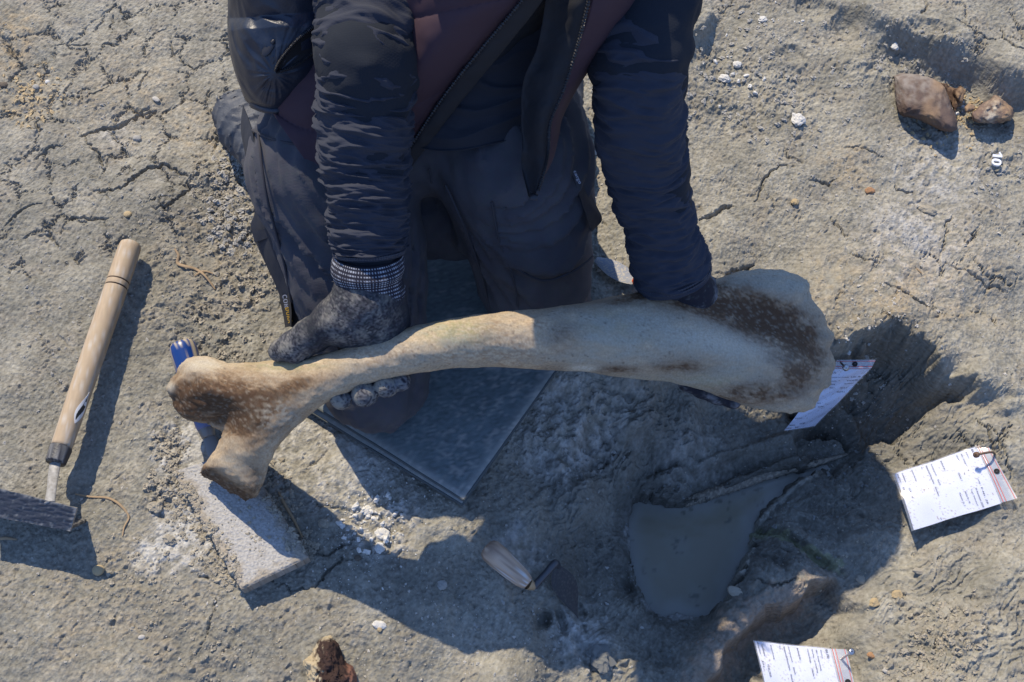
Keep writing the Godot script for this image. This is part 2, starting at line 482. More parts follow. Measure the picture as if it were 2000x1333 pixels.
# where the line of sight through a pixel meets the ground, raised by lift
func G(px: float, py: float, lift := 0.0) -> Vector3:
	var h := 0.0
	var p := Vector3.ZERO
	for k in 6:
		p = P(px, py, h)
		h = lerpf(h, ground_y(p.x, p.z), 0.85)
	p = P(px, py, h)
	return Vector3(p.x, ground_y(p.x, p.z) + lift, p.z)

const OUT := 9
func build_ground() -> void:
	var far := [80.0, 30.0, 12.0, 6.0, 3.5, 2.2, 1.6, 1.25, 1.08]
	for f in far: xs.append(-f)
	var gx := -0.97
	while gx < 0.97:
		xs.append(gx); gx += GSTEP
	for k in far.size(): xs.append(far[far.size() - 1 - k])
	for f in far: zs.append(-f * 0.9 - 0.02)
	var gz := -0.76
	while gz < 0.57:
		zs.append(gz); gz += GSTEP
	for k in far.size(): zs.append(far[far.size() - 1 - k] * 0.8)
	nxs = xs.size(); nzs = zs.size()
	# coarse form and masks
	for m in 7:
		var a := PackedFloat32Array(); a.resize(CNX * CNZ); cgrid.append(a)
	var fx := PackedFloat32Array(); var fz := PackedFloat32Array(); var fh := PackedFloat32Array()
	for c in FORM:
		var p := P(c[0], c[1], c[2])
		fx.append(p.x); fz.append(p.z); fh.append(c[2])
	for k in 8:
		fx.append(-1.5 + k * 0.43); fz.append(-1.1); fh.append(0.02)
		fx.append(-1.5 + k * 0.43); fz.append(0.9); fh.append(0.0)
	var form := PackedFloat32Array(); form.resize(CNX * CNZ)
	for j in CNZ:
		for i in CNX:
			var x := CX0 + i * CSTEP; var z := CZ0 + j * CSTEP
			var sw := 0.0; var sh := 0.0
			for k in fx.size():
				var dx := x - fx[k]; var dz := z - fz[k]
				var w := 1.0 / (dx * dx + dz * dz + 0.0005)
				w *= w
				sw += w; sh += w * fh[k]
			form[j * CNX + i] = sh / sw
	cgrid[0] = form
	for b in BLOBS:
		var p := P(b[0], b[1], b[2])
		var r: float = b[3] / 1250.0
		var a: PackedFloat32Array = cgrid[b[4]]
		var i0 := clampi(int((p.x - r * 1.6 - CX0) / CSTEP), 0, CNX - 1); var i1 := clampi(int((p.x + r * 1.6 - CX0) / CSTEP) + 1, 0, CNX - 1)
		var j0 := clampi(int((p.z - r * 1.6 - CZ0) / CSTEP), 0, CNZ - 1); var j1 := clampi(int((p.z + r * 1.6 - CZ0) / CSTEP) + 1, 0, CNZ - 1)
		for j in range(j0, j1 + 1):
			for i in range(i0, i1 + 1):
				var d := Vector2(CX0 + i * CSTEP - p.x, CZ0 + j * CSTEP - p.z).length() / r
				var k := j * CNX + i
				a[k] = maxf(a[k], b[5] * (1.0 - ss(0.35, 1.5, d)))
		cgrid[b[4]] = a
	# noises, in metres
	var n_lump := noise(FastNoiseLite.TYPE_SIMPLEX_SMOOTH, 7.0, 3, 11)
	var n_mid := noise(FastNoiseLite.TYPE_SIMPLEX_SMOOTH, 45.0, 3, 12)
	var n_fine := noise(FastNoiseLite.TYPE_SIMPLEX, 170.0, 2, 13)
	var n_mask := noise(FastNoiseLite.TYPE_SIMPLEX_SMOOTH, 14.0, 2, 14)
	var n_crack := noise(FastNoiseLite.TYPE_CELLULAR, 13.0, 1, 15)
	n_crack.cellular_return_type = FastNoiseLite.RETURN_DISTANCE2_SUB
	n_crack.cellular_distance_function = FastNoiseLite.DISTANCE_EUCLIDEAN
	n_crack.domain_warp_enabled = true
	n_crack.domain_warp_frequency = 22.0
	n_crack.domain_warp_amplitude = 0.05
	n_crack.domain_warp_fractal_octaves = 4
	var n_clod := noise(FastNoiseLite.TYPE_CELLULAR, 85.0, 1, 16)
	n_clod.cellular_return_type = FastNoiseLite.RETURN_DISTANCE2_SUB
	n_clod.domain_warp_enabled = true
	n_clod.domain_warp_frequency = 90.0
	n_clod.domain_warp_amplitude = 0.006
	var n_chunk := noise(FastNoiseLite.TYPE_CELLULAR, 38.0, 1, 17)
	n_chunk.cellular_return_type = FastNoiseLite.RETURN_DISTANCE2_SUB
	var n_pit := noise(FastNoiseLite.TYPE_SIMPLEX_SMOOTH, 75.0, 1, 18)
	var n_streak := noise(FastNoiseLite.TYPE_SIMPLEX_SMOOTH, 1.0, 3, 19)
	var n_tone := noise(FastNoiseLite.TYPE_SIMPLEX_SMOOTH, 9.0, 4, 20)
	gh.resize(nxs * nzs)
	gcol.resize(nxs * nzs)
	var c_dry := Color(.41, .390, .328); var c_grey := Color(.274, .264, .224); var c_white := Color(.54, .525, .485); var c_wet := Color(.18, .174, .152); var c_ochre := Color(.44, .35, .225); var c_tan := Color(.35, .322, .268)
	for j in nzs:
		var z := zs[j]
		for i in nxs:
			var x := xs[i]
			var k := j * nxs + i
			var inner := absf(x) < 1.0 and z > -0.8 and z < 0.6
			var u := clampf((x - CX0) / CSTEP, 0.0, CNX - 1.001)
			var w := clampf((z - CZ0) / CSTEP, 0.0, CNZ - 1.001)
			var ci := int(u) + int(w) * CNX
			u -= int(u); w -= int(w)
			var w00 := (1 - u) * (1 - w); var w10 := u * (1 - w); var w01 := (1 - u) * w; var w11 := u * w
			var h := form[ci] * w00 + form[ci + 1] * w10 + form[ci + CNX] * w01 + form[ci + CNX + 1] * w11
			var mk := [0.0, 0.0, 0.0, 0.0, 0.0, 0.0, 0.0]
			for m in range(1, 7):
				var a: PackedFloat32Array = cgrid[m]
				mk[m] = a[ci] * w00 + a[ci + 1] * w10 + a[ci + CNX] * w01 + a[ci + CNX + 1] * w11
			var lump := n_lump.get_noise_2d(x, z)
			var mid := n_mid.get_noise_2d(x, z)
			var fine := n_fine.get_noise_2d(x, z)
			var mask := n_mask.get_noise_2d(x, z)
			# past the modelled middle the sheet is too coarse for fine relief
			var fade := (1.0 - ss(.93, .99, absf(x))) * ss(-.78, -.74, z) * (1.0 - ss(.53, .58, z))
			fine *= fade; mid *= fade; lump *= .15 + .85 * fade
			h += lump * 0.0075 + mid * (0.0017 + 0.003 * mk[2] + 0.0034 * mk[4]) + fine * (0.0007 + 0.0008 * mk[2])
			var dark := 0.0
			if inner:
				# dried crack network
				var cr: float = mk[1] * (1.0 + mask * 1.3) - 0.28
				if cr > 0.05:
					var e := n_crack.get_noise_2d(x, z) + 1.0
					var wid := 0.023 + 0.016 * clampf(cr, 0, 1) * (0.5 + 1.0 * absf(lump))
					if e < wid * 3.0:
						h -= exp(-e * e / (wid * wid)) * 0.0075 * clampf(cr * 1.5, 0, 1)
					h += minf(e, 0.5) * 0.004 * clampf(cr, 0, 1)
				# clods
				var cl: float = clampf(mk[2] * 1.15 + mask * 0.5 - 0.12 + mk[4] * .25, 0.10, 1)
				if cl > 0.02:
					var e := n_clod.get_noise_2d(x, z) + 1.0
					var e2 := n_chunk.get_noise_2d(x, z) + 1.0
					var pick := ss(0.0, 0.35, mid + 0.15)
					h += cl * (sqrt(minf(e, 0.6)) * 0.0058 * pick + sqrt(minf(e2, 0.7)) * 0.006 * ss(-0.1, 0.3, lump) - 0.003)
				# small pits everywhere
				var pt := n_pit.get_noise_2d(x, z)
				var deep := ss(0.7, 0.95, pt + 0.6 * mask + 0.3 * mid)
				h -= deep * 0.003
				if mk[6] > 0.03:
					var s := n_streak.get_noise_2d((x * 0.82 - z * 0.57) * 16.0 + mid * 0.4, (x * 0.57 + z * 0.82) * 90.0 + lump * 5.0)
					h += s * 0.0075 * mk[6]
			gh[k] = h
			var tone := n_tone.get_noise_2d(x, z)
			var c := c_dry.lerp(c_grey, clampf(0.42 + tone * 1.1 + 0.45 * ss(0.0, -0.35, x) * ss(-0.5, -0.1, z), 0, 1))
			c = c.lerp(c_tan, clampf(mask * 0.9 + 0.1, 0, 0.7))
			c = c.lerp(c_ochre, clampf(mk[5] * (0.45 + mid * 1.2), 0, 0.8))
			c = c.lerp(c_wet, clampf(mk[4] * (0.95 + tone * 0.5), 0, 1))
			c = c.lerp(c_white, clampf(mk[3] * (0.75 + mid * 1.6 + tone), 0, 1))
			var g := 1.0 + fine * 0.16 + mid * 0.12
			gcol[k] = Color(c.r * g, c.g * g, c.b * g)
	# lumps and hollows
	for l in LUMPS:
		var p := P(l[0], l[1], l[2])
		var a: float = l[3] / 1250.0; var b: float = l[4] / 1250.0; var t := deg_to_rad(l[5]); var r := maxf(a, b) * 1.3
		for j in range(row_of(p.z - r), row_of(p.z + r)):
			for i in range(col_of(p.x - r), col_of(p.x + r)):
				var q := Vector2(xs[i] - p.x, zs[j] - p.z).rotated(-t)
				var d := sqrt(q.x * q.x / (a * a) + q.y * q.y / (b * b)) + 0.25 * n_mid.get_noise_2d(xs[i], zs[j])
				if d < 1.2: gh[j * nxs + i] += l[6] * 0.001 * (1.0 - ss(0.3, 1.1, d))
	# cracks one can follow
	for c in CRACKS:
		var wid: float = c[0] * 0.0005; var dep: float = c[1] * 0.001
		var line := []
		for q in range(3, c.size() - 3, 2):
			var p0 := P(c[q], c[q + 1], c[2]); var p1 := P(c[q + 2], c[q + 3], c[2])
			for s in 6: line.append(Vector2(p0.x, p0.z).lerp(Vector2(p1.x, p1.z), s / 6.0))
			if q + 4 >= c.size(): line.append(Vector2(p1.x, p1.z))
		for s in line.size():
			var p: Vector2 = line[s]
			line[s] = p + Vector2(n_mid.get_noise_2d(p.x * 2.0, p.y * 2.0), n_mid.get_noise_2d(p.y * 2.0 + 9.0, p.x * 2.0)) * 0.006
		var touched := {}
		for s in line.size() - 1:
			var a: Vector2 = line[s]; var b: Vector2 = line[s + 1]
			var end := minf(1.0, 3.0 * minf(s + 1, line.size() - s) / line.size())
			var wd := wid * (0.35 + 0.65 * end) * (1.0 + 0.8 * n_fine.get_noise_2d(a.x, a.y))
			var r := wid * 3.5
			for j in range(row_of(minf(a.y, b.y) - r), row_of(maxf(a.y, b.y) + r)):
				for i in range(col_of(minf(a.x, b.x) - r), col_of(maxf(a.x, b.x) + r)):
					var q := Vector2(xs[i], zs[j])
					var ab := b - a
					var t := clampf((q - a).dot(ab) / maxf(ab.length_squared(), 1e-9), 0, 1)
					var d := (q - a - ab * t).length() / wd
					var k := j * nxs + i
					var v := (1.0 - ss(0.45, 1.5, d)) * dep * (0.4 + 0.6 * end)
					if v > touched.get(k, 0.0):
						gh[k] -= v - touched.get(k, 0.0)
						touched[k] = v
	sharpen()
	basin()
	# the sheet
	var v := PackedVector3Array(); v.resize(nxs * nzs)
	var nm := PackedVector3Array(); nm.resize(nxs * nzs)
	for j in nzs:
		for i in nxs:
			var k := j * nxs + i
			v[k] = Vector3(xs[i], gh[k], zs[j])
			var ia := maxi(i - 1, 0); var ib := mini(i + 1, nxs - 1); var ja := maxi(j - 1, 0); var jb := mini(j + 1, nzs - 1)
			nm[k] = Vector3(-(gh[j * nxs + ib] - gh[j * nxs + ia]) / (xs[ib] - xs[ia]), 1.0, -(gh[jb * nxs + i] - gh[ja * nxs + i]) / (zs[jb] - zs[ja])).normalized()
	var idx := PackedInt32Array(); idx.resize((nxs - 1) * (nzs - 1) * 6)
	var o := 0
	for j in nzs - 1:
		for i in nxs - 1:
			var a := j * nxs + i
			var b := a + nxs
			idx[o] = a; idx[o + 1] = a + 1; idx[o + 2] = b; idx[o + 3] = a + 1; idx[o + 4] = b + 1; idx[o + 5] = b
			o += 6
	var ar := []
	ar.resize(Mesh.ARRAY_MAX)
	ar[Mesh.ARRAY_VERTEX] = v; ar[Mesh.ARRAY_NORMAL] = nm; ar[Mesh.ARRAY_INDEX] = idx; ar[Mesh.ARRAY_COLOR] = gcol
	var m := ArrayMesh.new()
	m.add_surface_from_arrays(Mesh.PRIMITIVE_TRIANGLES, ar)
	tag(part("ground", m, mats.clay), "", "", "", "structure")

func row_of(z: float) -> int:
	return clampi(int((z - zs[OUT]) / GSTEP) + OUT, OUT, nzs - OUT)

func col_of(x: float) -> int:
	return clampi(int((x - xs[OUT]) / GSTEP) + OUT, OUT, nxs - OUT)

# steps in the clay: along a line the ground on its right-hand side drops at once and comes back over a distance
const STEPS := [
	# [drop m, width of the face m, reach m, unevenness m, then px, py, height ...]
	[.10, .024, .18, .022, 1560,700,.0, 1600,694,.0, 1640,690,.0, 1690,672,.0, 1722,648,.0, 1755,640,.0, 1788,668,.0, 1832,706,.0, 1862,726,.0, 1905,742,.0, 1898,795,-.01],
	[.07, .012, .10, .014, 1372,1345,-.1, 1400,1310,-.1, 1430,1262,-.105, 1470,1225,-.105, 1500,1195,-.105, 1545,1175,-.1, 1590,1150,-.1, 1625,1122,-.095],
	[.026, .026, .10, .006, 1640,-10,.045, 1700,26,.045, 1745,50,.045, 1800,72,.045, 1860,92,.045, 1930,128,.045, 1990,160,.045, 2040,195,.04],
]
func sharpen() -> void:
	var nz := noise(FastNoiseLite.TYPE_SIMPLEX_SMOOTH, 16.0, 3, 71)
	for st in STEPS:
		var line := []
		for q in range(4, st.size(), 3):
			var p := P(st[q], st[q + 1], st[q + 2])
			line.append(Vector2(p.x, p.z))
		var lo: Vector2 = line[0]; var hi: Vector2 = line[0]
		for p in line:
			lo = lo.min(p); hi = hi.max(p)
		var reach: float = st[2]
		for j in range(row_of(lo.y - reach), row_of(hi.y + reach)):
			for i in range(col_of(lo.x - reach), col_of(hi.x + reach)):
				var q := Vector2(xs[i], zs[j])
				q += Vector2(nz.get_noise_2d(q.x, q.y), nz.get_noise_2d(q.y + 5.0, q.x)) * st[3]
				var best := 1e9; var sgn := 1.0; var along := 0.0
				for s in line.size() - 1:
					var a: Vector2 = line[s]; var ab: Vector2 = line[s + 1] - a
					var t := clampf((q - a).dot(ab) / ab.length_squared(), 0, 1)
					var dv := q - a - ab * t
					if dv.length_squared() < best:
						best = dv.length_squared(); sgn = ab.cross(q - a); along = (s + t) / (line.size() - 1)
				var d := sqrt(best)
				if d > reach: continue
				var fade := ss(0.0, 0.1, along) * (1.0 - ss(0.9, 1.0, along)) * (1.0 - ss(0.25, 1.0, d / reach))
				var side := 1.0 if sgn > 0.0 else -1.0
				# the right side goes down, the left rises a little: half and half keeps the slopes between
				gh[j * nxs + i] -= st[0] * fade * (ss(-0.5, 0.5, d * side / st[1]) * 0.75 - 0.25 * ss(0.5, -0.5, d * side / st[1]))

const POOL := [1226,1000,1250,975,1290,984,1340,990,1400,972,1460,950,1520,930,1580,914,1612,914,1580,934,1535,955,1500,985,1476,1020,1468,1060,1452,1100,1430,1145,1412,1192,1375,1206,1330,1200,1285,1206,1248,1165,1232,1105,1224,1050]
# tinted clay that one can point at, and a pool-edge glint painted as colour: [r, g, b, strength, width px, ground height, x, y ...]
const STROKES := [
	[.37,.30,.235,.85,48,-.09, 1380,1330,1410,1272,1450,1228,1500,1198,1560,1165],[.36,.30,.24,.5,26,-.09, 1560,1165,1600,1140,1622,1122],
	[.40,.385,.33,.8,7,-.165, 1600,925,1545,960,1500,1000,1476,1032,1464,1070,1446,1110,1424,1150,1408,1192],  # pale bank edge, with the bright meniscus reflection painted in
	[.30,.31,.20,.95,18,-.14, 1468,1034,1496,1042,1520,1052,1545,1068,1566,1086,1590,1104,1618,1118],
	[.56,.55,.51,.85,30,0, 285,1080,320,1062,352,1040,368,1018,362,985],[.56,.55,.51,.7,26,0, 372,840,380,870,376,900],
	[.50,.49,.46,.6,14,-.165, 1228,1040,1240,1080,1262,1090],[.50,.49,.46,.5,12,-.16, 1260,1180,1300,1200,1350,1204],
	[.50,.49,.46,.6,22,-.09, 1112,1222,1140,1250,1168,1262],[.48,.47,.44,.6,14,-.03, 968,1066,990,1058,1006,1040,1016,1024],
	[.52,.51,.47,.5,60,0, 680,860,690,900,700,940],[.44,.36,.25,.5,30,0, 1745,600,1790,540,1830,500],
	[.50,.49,.46,.5,40,0, 1730,430,1790,470,1830,500],[.5,.49,.46,.35,18,0, 1830,360,1880,390],
]
func basin() -> void:
	var nz := noise(FastNoiseLite.TYPE_SIMPLEX_SMOOTH, 40.0, 3, 72)
	var poly := PackedVector2Array()
	var lo := Vector2(9, 9); var hi := Vector2(-9, -9)
	for q in range(0, POOL.size(), 2):
		var p := P(POOL[q], POOL[q + 1], -.17)
		poly.append(Vector2(p.x, p.z))
		lo = lo.min(poly[-1]); hi = hi.max(poly[-1])
	for j in range(row_of(lo.y - .05), row_of(hi.y + .05)):
		for i in range(col_of(lo.x - .05), col_of(hi.x + .05)):
			var q := Vector2(xs[i], zs[j])
			q += Vector2(nz.get_noise_2d(q.x, q.y), nz.get_noise_2d(q.y + 3.0, q.x)) * .009
			var best := 1e9
			for s in poly.size():
				var a := poly[s]; var ab := poly[(s + 1) % poly.size()] - a
				var t := clampf((q - a).dot(ab) / ab.length_squared(), 0, 1)
				best = minf(best, (q - a - ab * t).length_squared())
			var d := sqrt(best) * (1.0 if Geometry2D.is_point_in_polygon(q, poly) else -1.0)
			var k := j * nxs + i
			if d > 0.0: gh[k] = lerpf(minf(gh[k], WATER - .0005), WATER - .012, ss(0.0, .03, d))
			if d > -.03: gcol[k] = gcol[k].lerp(Color(.135, .128, .11), (1.0 - ss(.0, .03, -d)) * .7)
			if d <= 0.0 and d > -.05: gh[k] = maxf(gh[k], WATER - .0002 - d * .055 * (1.0 + nz.get_noise_2d(q.x * 2.0, q.y * 2.0)))
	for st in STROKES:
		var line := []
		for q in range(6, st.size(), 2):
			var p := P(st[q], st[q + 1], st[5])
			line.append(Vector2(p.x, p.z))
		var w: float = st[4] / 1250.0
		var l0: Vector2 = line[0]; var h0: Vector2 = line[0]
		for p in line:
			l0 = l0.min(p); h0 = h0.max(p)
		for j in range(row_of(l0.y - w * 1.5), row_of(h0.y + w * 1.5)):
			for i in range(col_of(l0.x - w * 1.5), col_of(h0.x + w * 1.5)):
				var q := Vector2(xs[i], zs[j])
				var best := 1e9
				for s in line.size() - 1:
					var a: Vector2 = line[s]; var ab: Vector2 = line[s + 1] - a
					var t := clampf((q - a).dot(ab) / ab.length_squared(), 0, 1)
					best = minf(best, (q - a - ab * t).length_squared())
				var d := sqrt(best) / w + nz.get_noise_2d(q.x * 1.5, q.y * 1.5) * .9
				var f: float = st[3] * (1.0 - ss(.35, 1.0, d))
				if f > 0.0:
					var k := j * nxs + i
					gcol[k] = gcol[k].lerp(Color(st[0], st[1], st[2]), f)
const WATER := -.174

func materials() -> void:
	var grain := noise_tex(1024, 0.035, 5, 31, Color(.05,.05,.05), Color(1, 1, 1))
	var grit := noise_tex(1024, 0.03, 6, 33, Color(.70,.69,.67), Color(1, 1, 1))
	var weave := weave_tex(256, 32)
	var m := mat("clay", Color(1, 1, 1), 0.95, 0.0, true)
	m.albedo_texture = grit
	m.metallic_specular = 0.25
	bump(m, grain, 0.30, 3.1)
	# bone
	var fibre := noise(FastNoiseLite.TYPE_SIMPLEX_SMOOTH, .02, 5, 35).get_seamless_image(512, 512, false, false, .15)
	fibre.resize(1024, 512)
	var fib := ImageTexture.create_from_image(fibre)
	m = mat("bone", Color(1, 1, 1), .72, 0.0, true)
	m.albedo_texture = noise_tex(1024, .05, 5, 36, Color(.80,.78,.74), Color(1,1,1))
	m.metallic_specular = .3
	bump(m, fib, .12, 5.0)
	m = mat("fossil", Color(1, 1, 1), .85, 0.0, true)
	m.metallic_specular = .3
	bump(m, grain, .12, 9.0)
	# cloth
	m = mat("shirt", Color(1, 1, 1), .95, 0.0, true)
	bump(m, weave, .02, 12.0)
	m = mat("sleeve", lin(.023, .027, .042), .92)
	m.rim_enabled = true; m.rim = .10; m.rim_tint = .4
	bump(m, weave, .025, 14.0)
	m = mat("trouser", Color(1, 1, 1), .88, 0.0, true)
	m.rim_enabled = true; m.rim = .06; m.rim_tint = .5
	bump(m, weave, .02, 11.0)
	m = mat("trouser_seam", lin(.032, .032, .04), .9)
	m = mat("shirt_front", lin(.016, .019, .028), .95)
	bump(m, weave, .02, 12.0)
	m = mat("stitch", lin(.05, .052, .065), .9)
	m = mat("navy_cloth", lin(.013, .017, .028), .85)
	bump(m, weave, .02, 11.0)
	m = mat("black_cloth", lin(.008, .008, .010), .9)
	m = mat("plum", lin(.044, .021, .031), .8)
	m.rim_enabled = true; m.rim = .06; m.rim_tint = .6
	bump(m, weave, .008, 22.0)
	m = mat("facing", lin(.010, .011, .015), .8)
	m = mat("vest_navy", lin(.015, .021, .036), .40)
	bump(m, grain, .03, 7.0)
	m = mat("zip", lin(.015, .016, .02), .5)
	m = mat("knit", Color(1, 1, 1), .95, 0.0, true)
	bump(m, weave, .04, 20.0)
	m = mat("rubber", lin(.06, .065, .075), .6)
	bump(m, grain, .05, 8.0)
	m = mat("hair", lin(.03, .02, .014), .7)
	m = mat("white", lin(.7, .7, .7), .4)
	m = mat("red", lin(.3, .1, .09), .6)
	# mats, board
	m = mat("foam", Color(1, 1, 1), .62, 0.0, true)
	bump(m, grain, .03, 14.0)
	mat("foam_edge", lin(.07, .08, .08), .8)
	m = mat("plaster", Color(1, 1, 1), .95, 0.0, true)
	bump(m, grain, .12, 6.0)
	# tools
	m = mat("wood", Color(1, 1, 1), .72, 0.0, true)
	bump(m, fib, .02, 9.0)
	m = mat("blue_paint", Color(1, 1, 1), .3, 0.0, true)
	m = mat("painted_metal", Color(1, 1, 1), .5, 0.0, true)
	bump(m, grain, .04, 9.0)
	m = mat("old_steel", lin(.20,.19,.175), .5, .3)
	mat("wet_steel", lin(.07,.07,.075), .35, .4)
	m = mat("wet_vc", Color(1, 1, 1), .45, 0.0, true)
	m = mat("steel_vc", Color(1, 1, 1), .38, .35, true)
	m = mat("steel", lin(.45, .45, .46), .3, .9)
	m = mat("dark_metal", lin(.03, .03, .034), .35, .5)
	m = mat("brass", lin(.4, .28, .16), .5, .4)
	m = mat("rust", lin(.14, .085, .055), .75, .2)
	m = mat("red_handle", lin(.55, .09, .03), .45)
	# labels
	m = mat("paper", Color(1, 1, 1), .5, 0.0, true)
	m = mat("paper_dirt", Color(1, 1, 1), .7, 0.0, true)
	m = mat("paper_white", lin(.54, .57, .70), .7)
	m = mat("film", Color(1, 1, 1, .06), .12)
	m.transparency = BaseMaterial3D.TRANSPARENCY_ALPHA
	m = mat("film_milky", Color(.82, .84, .88, .30), .2)
	m.transparency = BaseMaterial3D.TRANSPARENCY_ALPHA
	mat("red_line", lin(.5, .06, .07), .5)
	mat("ink", lin(.03, .03, .06), .8)
	mat("pale_print", lin(.30, .32, .38), .8)
	mat("yellow_print", lin(.62, .36, .04), .8)
	mat("white_plastic", lin(.75, .76, .78), .4)
	mat("straw", lin(.30, .21, .12), .8)
	m = mat("water", Color(1, 1, 1), .16, 0.0, true)
	m.metallic_specular = .35

# ---------------------------------------------------------------- the long bone
const BONE_LINE := [332,744,340,737,349,730,352,718,360,707,370,700,391,695,409,697,427,703,442,709,470,710,520,706,560,701,600,697,650,687,700,672,760,651,820,634,880,622,940,613,1000,607,1060,602,1120,594,1180,584,1240,572,1300,562,1360,552,1410,541,1450,530,1490,526,1530,528,1558,536,1578,546,1584,556,1582,575,1593,592,1602,606,1611,620,1616,636,1628,656,1629,668,1620,679,1626,690,1632,706,1629,720,1622,735,1623,752,1610,762,1604,770,1600,782,1592,795,1580,799,1568,805,1556,803,1544,807,1532,803,1520,804,1506,801,1490,802,1469,798,1448,794,1430,785,1406,775,1370,763,1334,752,1310,747,1250,741,1220,738,1160,729,1100,724,1050,721,1000,719,950,718,900,719,860,722,820,728,780,736,740,744,700,756,670,770,634,789,604,811,568,843,538,879,524,912,512,948,502,972,490,977,486,986,472,985,463,981,454,979,446,972,436,969,430,960,421,954,412,945,400,939,396,932,388,927,391,914,400,900,410,888,421,879,427,868,431,855,433,844,424,834,409,824,379,823,355,817,343,806,338,794,337,778,329,768,325,756]

func bone_h(px: float) -> float:
	return 0.325 - 0.00028 * maxf(0.0, px - 860.0) * ss(820, 1000, px) if px > 740.0 else 0.325 - 0.055 * (740.0 - px) / 400.0

func bone_depth(px: float, py: float) -> float:
	return depth_of(P(px, 700, bone_h(px))) + 0.165 * ss(690, 335, px) + 0.03 * ss(820, 985, py) * ss(640, 520, px)

var bone_d := PackedFloat32Array()
var bone_r := PackedFloat32Array()
const BW := 272
const BH := 104
func bone_grids() -> void:
	# distance to the outline on a 5 pixel grid, and the girth around each spot
	bone_d.resize(BW * BH); bone_r.resize(BW * BH)
	var n := BONE_LINE.size() / 2
	var poly := PackedVector2Array()
	for i in n: poly.append(Vector2(BONE_LINE[i * 2], BONE_LINE[i * 2 + 1]))
	for j in BH:
		for i in BW:
			var p := Vector2(300 + i * 5, 500 + j * 5)
			var best := 1e9
			for q in n:
				var a := poly[q]; var ab := poly[(q + 1) % n] - a
				var t := clampf((p - a).dot(ab) / ab.length_squared(), 0, 1)
				best = minf(best, (p - a - ab * t).length_squared())
			best = sqrt(best)
			bone_d[j * BW + i] = best if Geometry2D.is_point_in_polygon(p, poly) else -best
	# ridge height, spread outwards
	for j in range(0, BH, 2):
		for i in range(0, BW, 2):
			var m := 0.0
			for dj in range(-16, 17, 2):
				for di in range(-16, 17, 2):
					var a := i + di; var b := j + dj
					if a < 0 or b < 0 or a >= BW or b >= BH: continue
					var e := bone_d[b * BW + a]
					if e > m and (di * di + dj * dj) * 25 < e * e * 1.3 + 400.0: m = e
			m = maxf(m, 20.0)
			bone_r[j * BW + i] = m; bone_r[j * BW + i + 1] = m; bone_r[(j + 1) * BW + i] = m; bone_r[(j + 1) * BW + i + 1] = m
	for pass_no in 5:
		for grid in 2:
			var src := bone_r.duplicate() if grid == 0 else bone_d.duplicate()
			for j in range(1, BH - 1):
				for i in range(1, BW - 1):
					var k := j * BW + i
					if grid == 1 and src[k] < 14.0: continue
					var s := (src[k] * 2 + src[k - 1] + src[k + 1] + src[k - BW] + src[k + BW]) / 6.0
					if grid == 0: bone_r[k] = s
					else: bone_d[k] = s

func bone_at(a: PackedFloat32Array, px: float, py: float) -> float:
	var u := clampf((px - 300.0) / 5.0, 0, BW - 1.001); var w := clampf((py - 500.0) / 5.0, 0, BH - 1.001)
	var i := int(u); var j := int(w)
	u -= i; w -= j
	var k := j * BW + i
	return lerpf(lerpf(a[k], a[k + 1], u), lerpf(a[k + BW], a[k + BW + 1], u), w)

func spot(px: float, py: float, cx: float, cy: float, rx: float, ry: float, turn := 0.0) -> float:
	var q := Vector2(px - cx, py - cy).rotated(-deg_to_rad(turn))
	return exp(-(q.x * q.x / (rx * rx) + q.y * q.y / (ry * ry)))

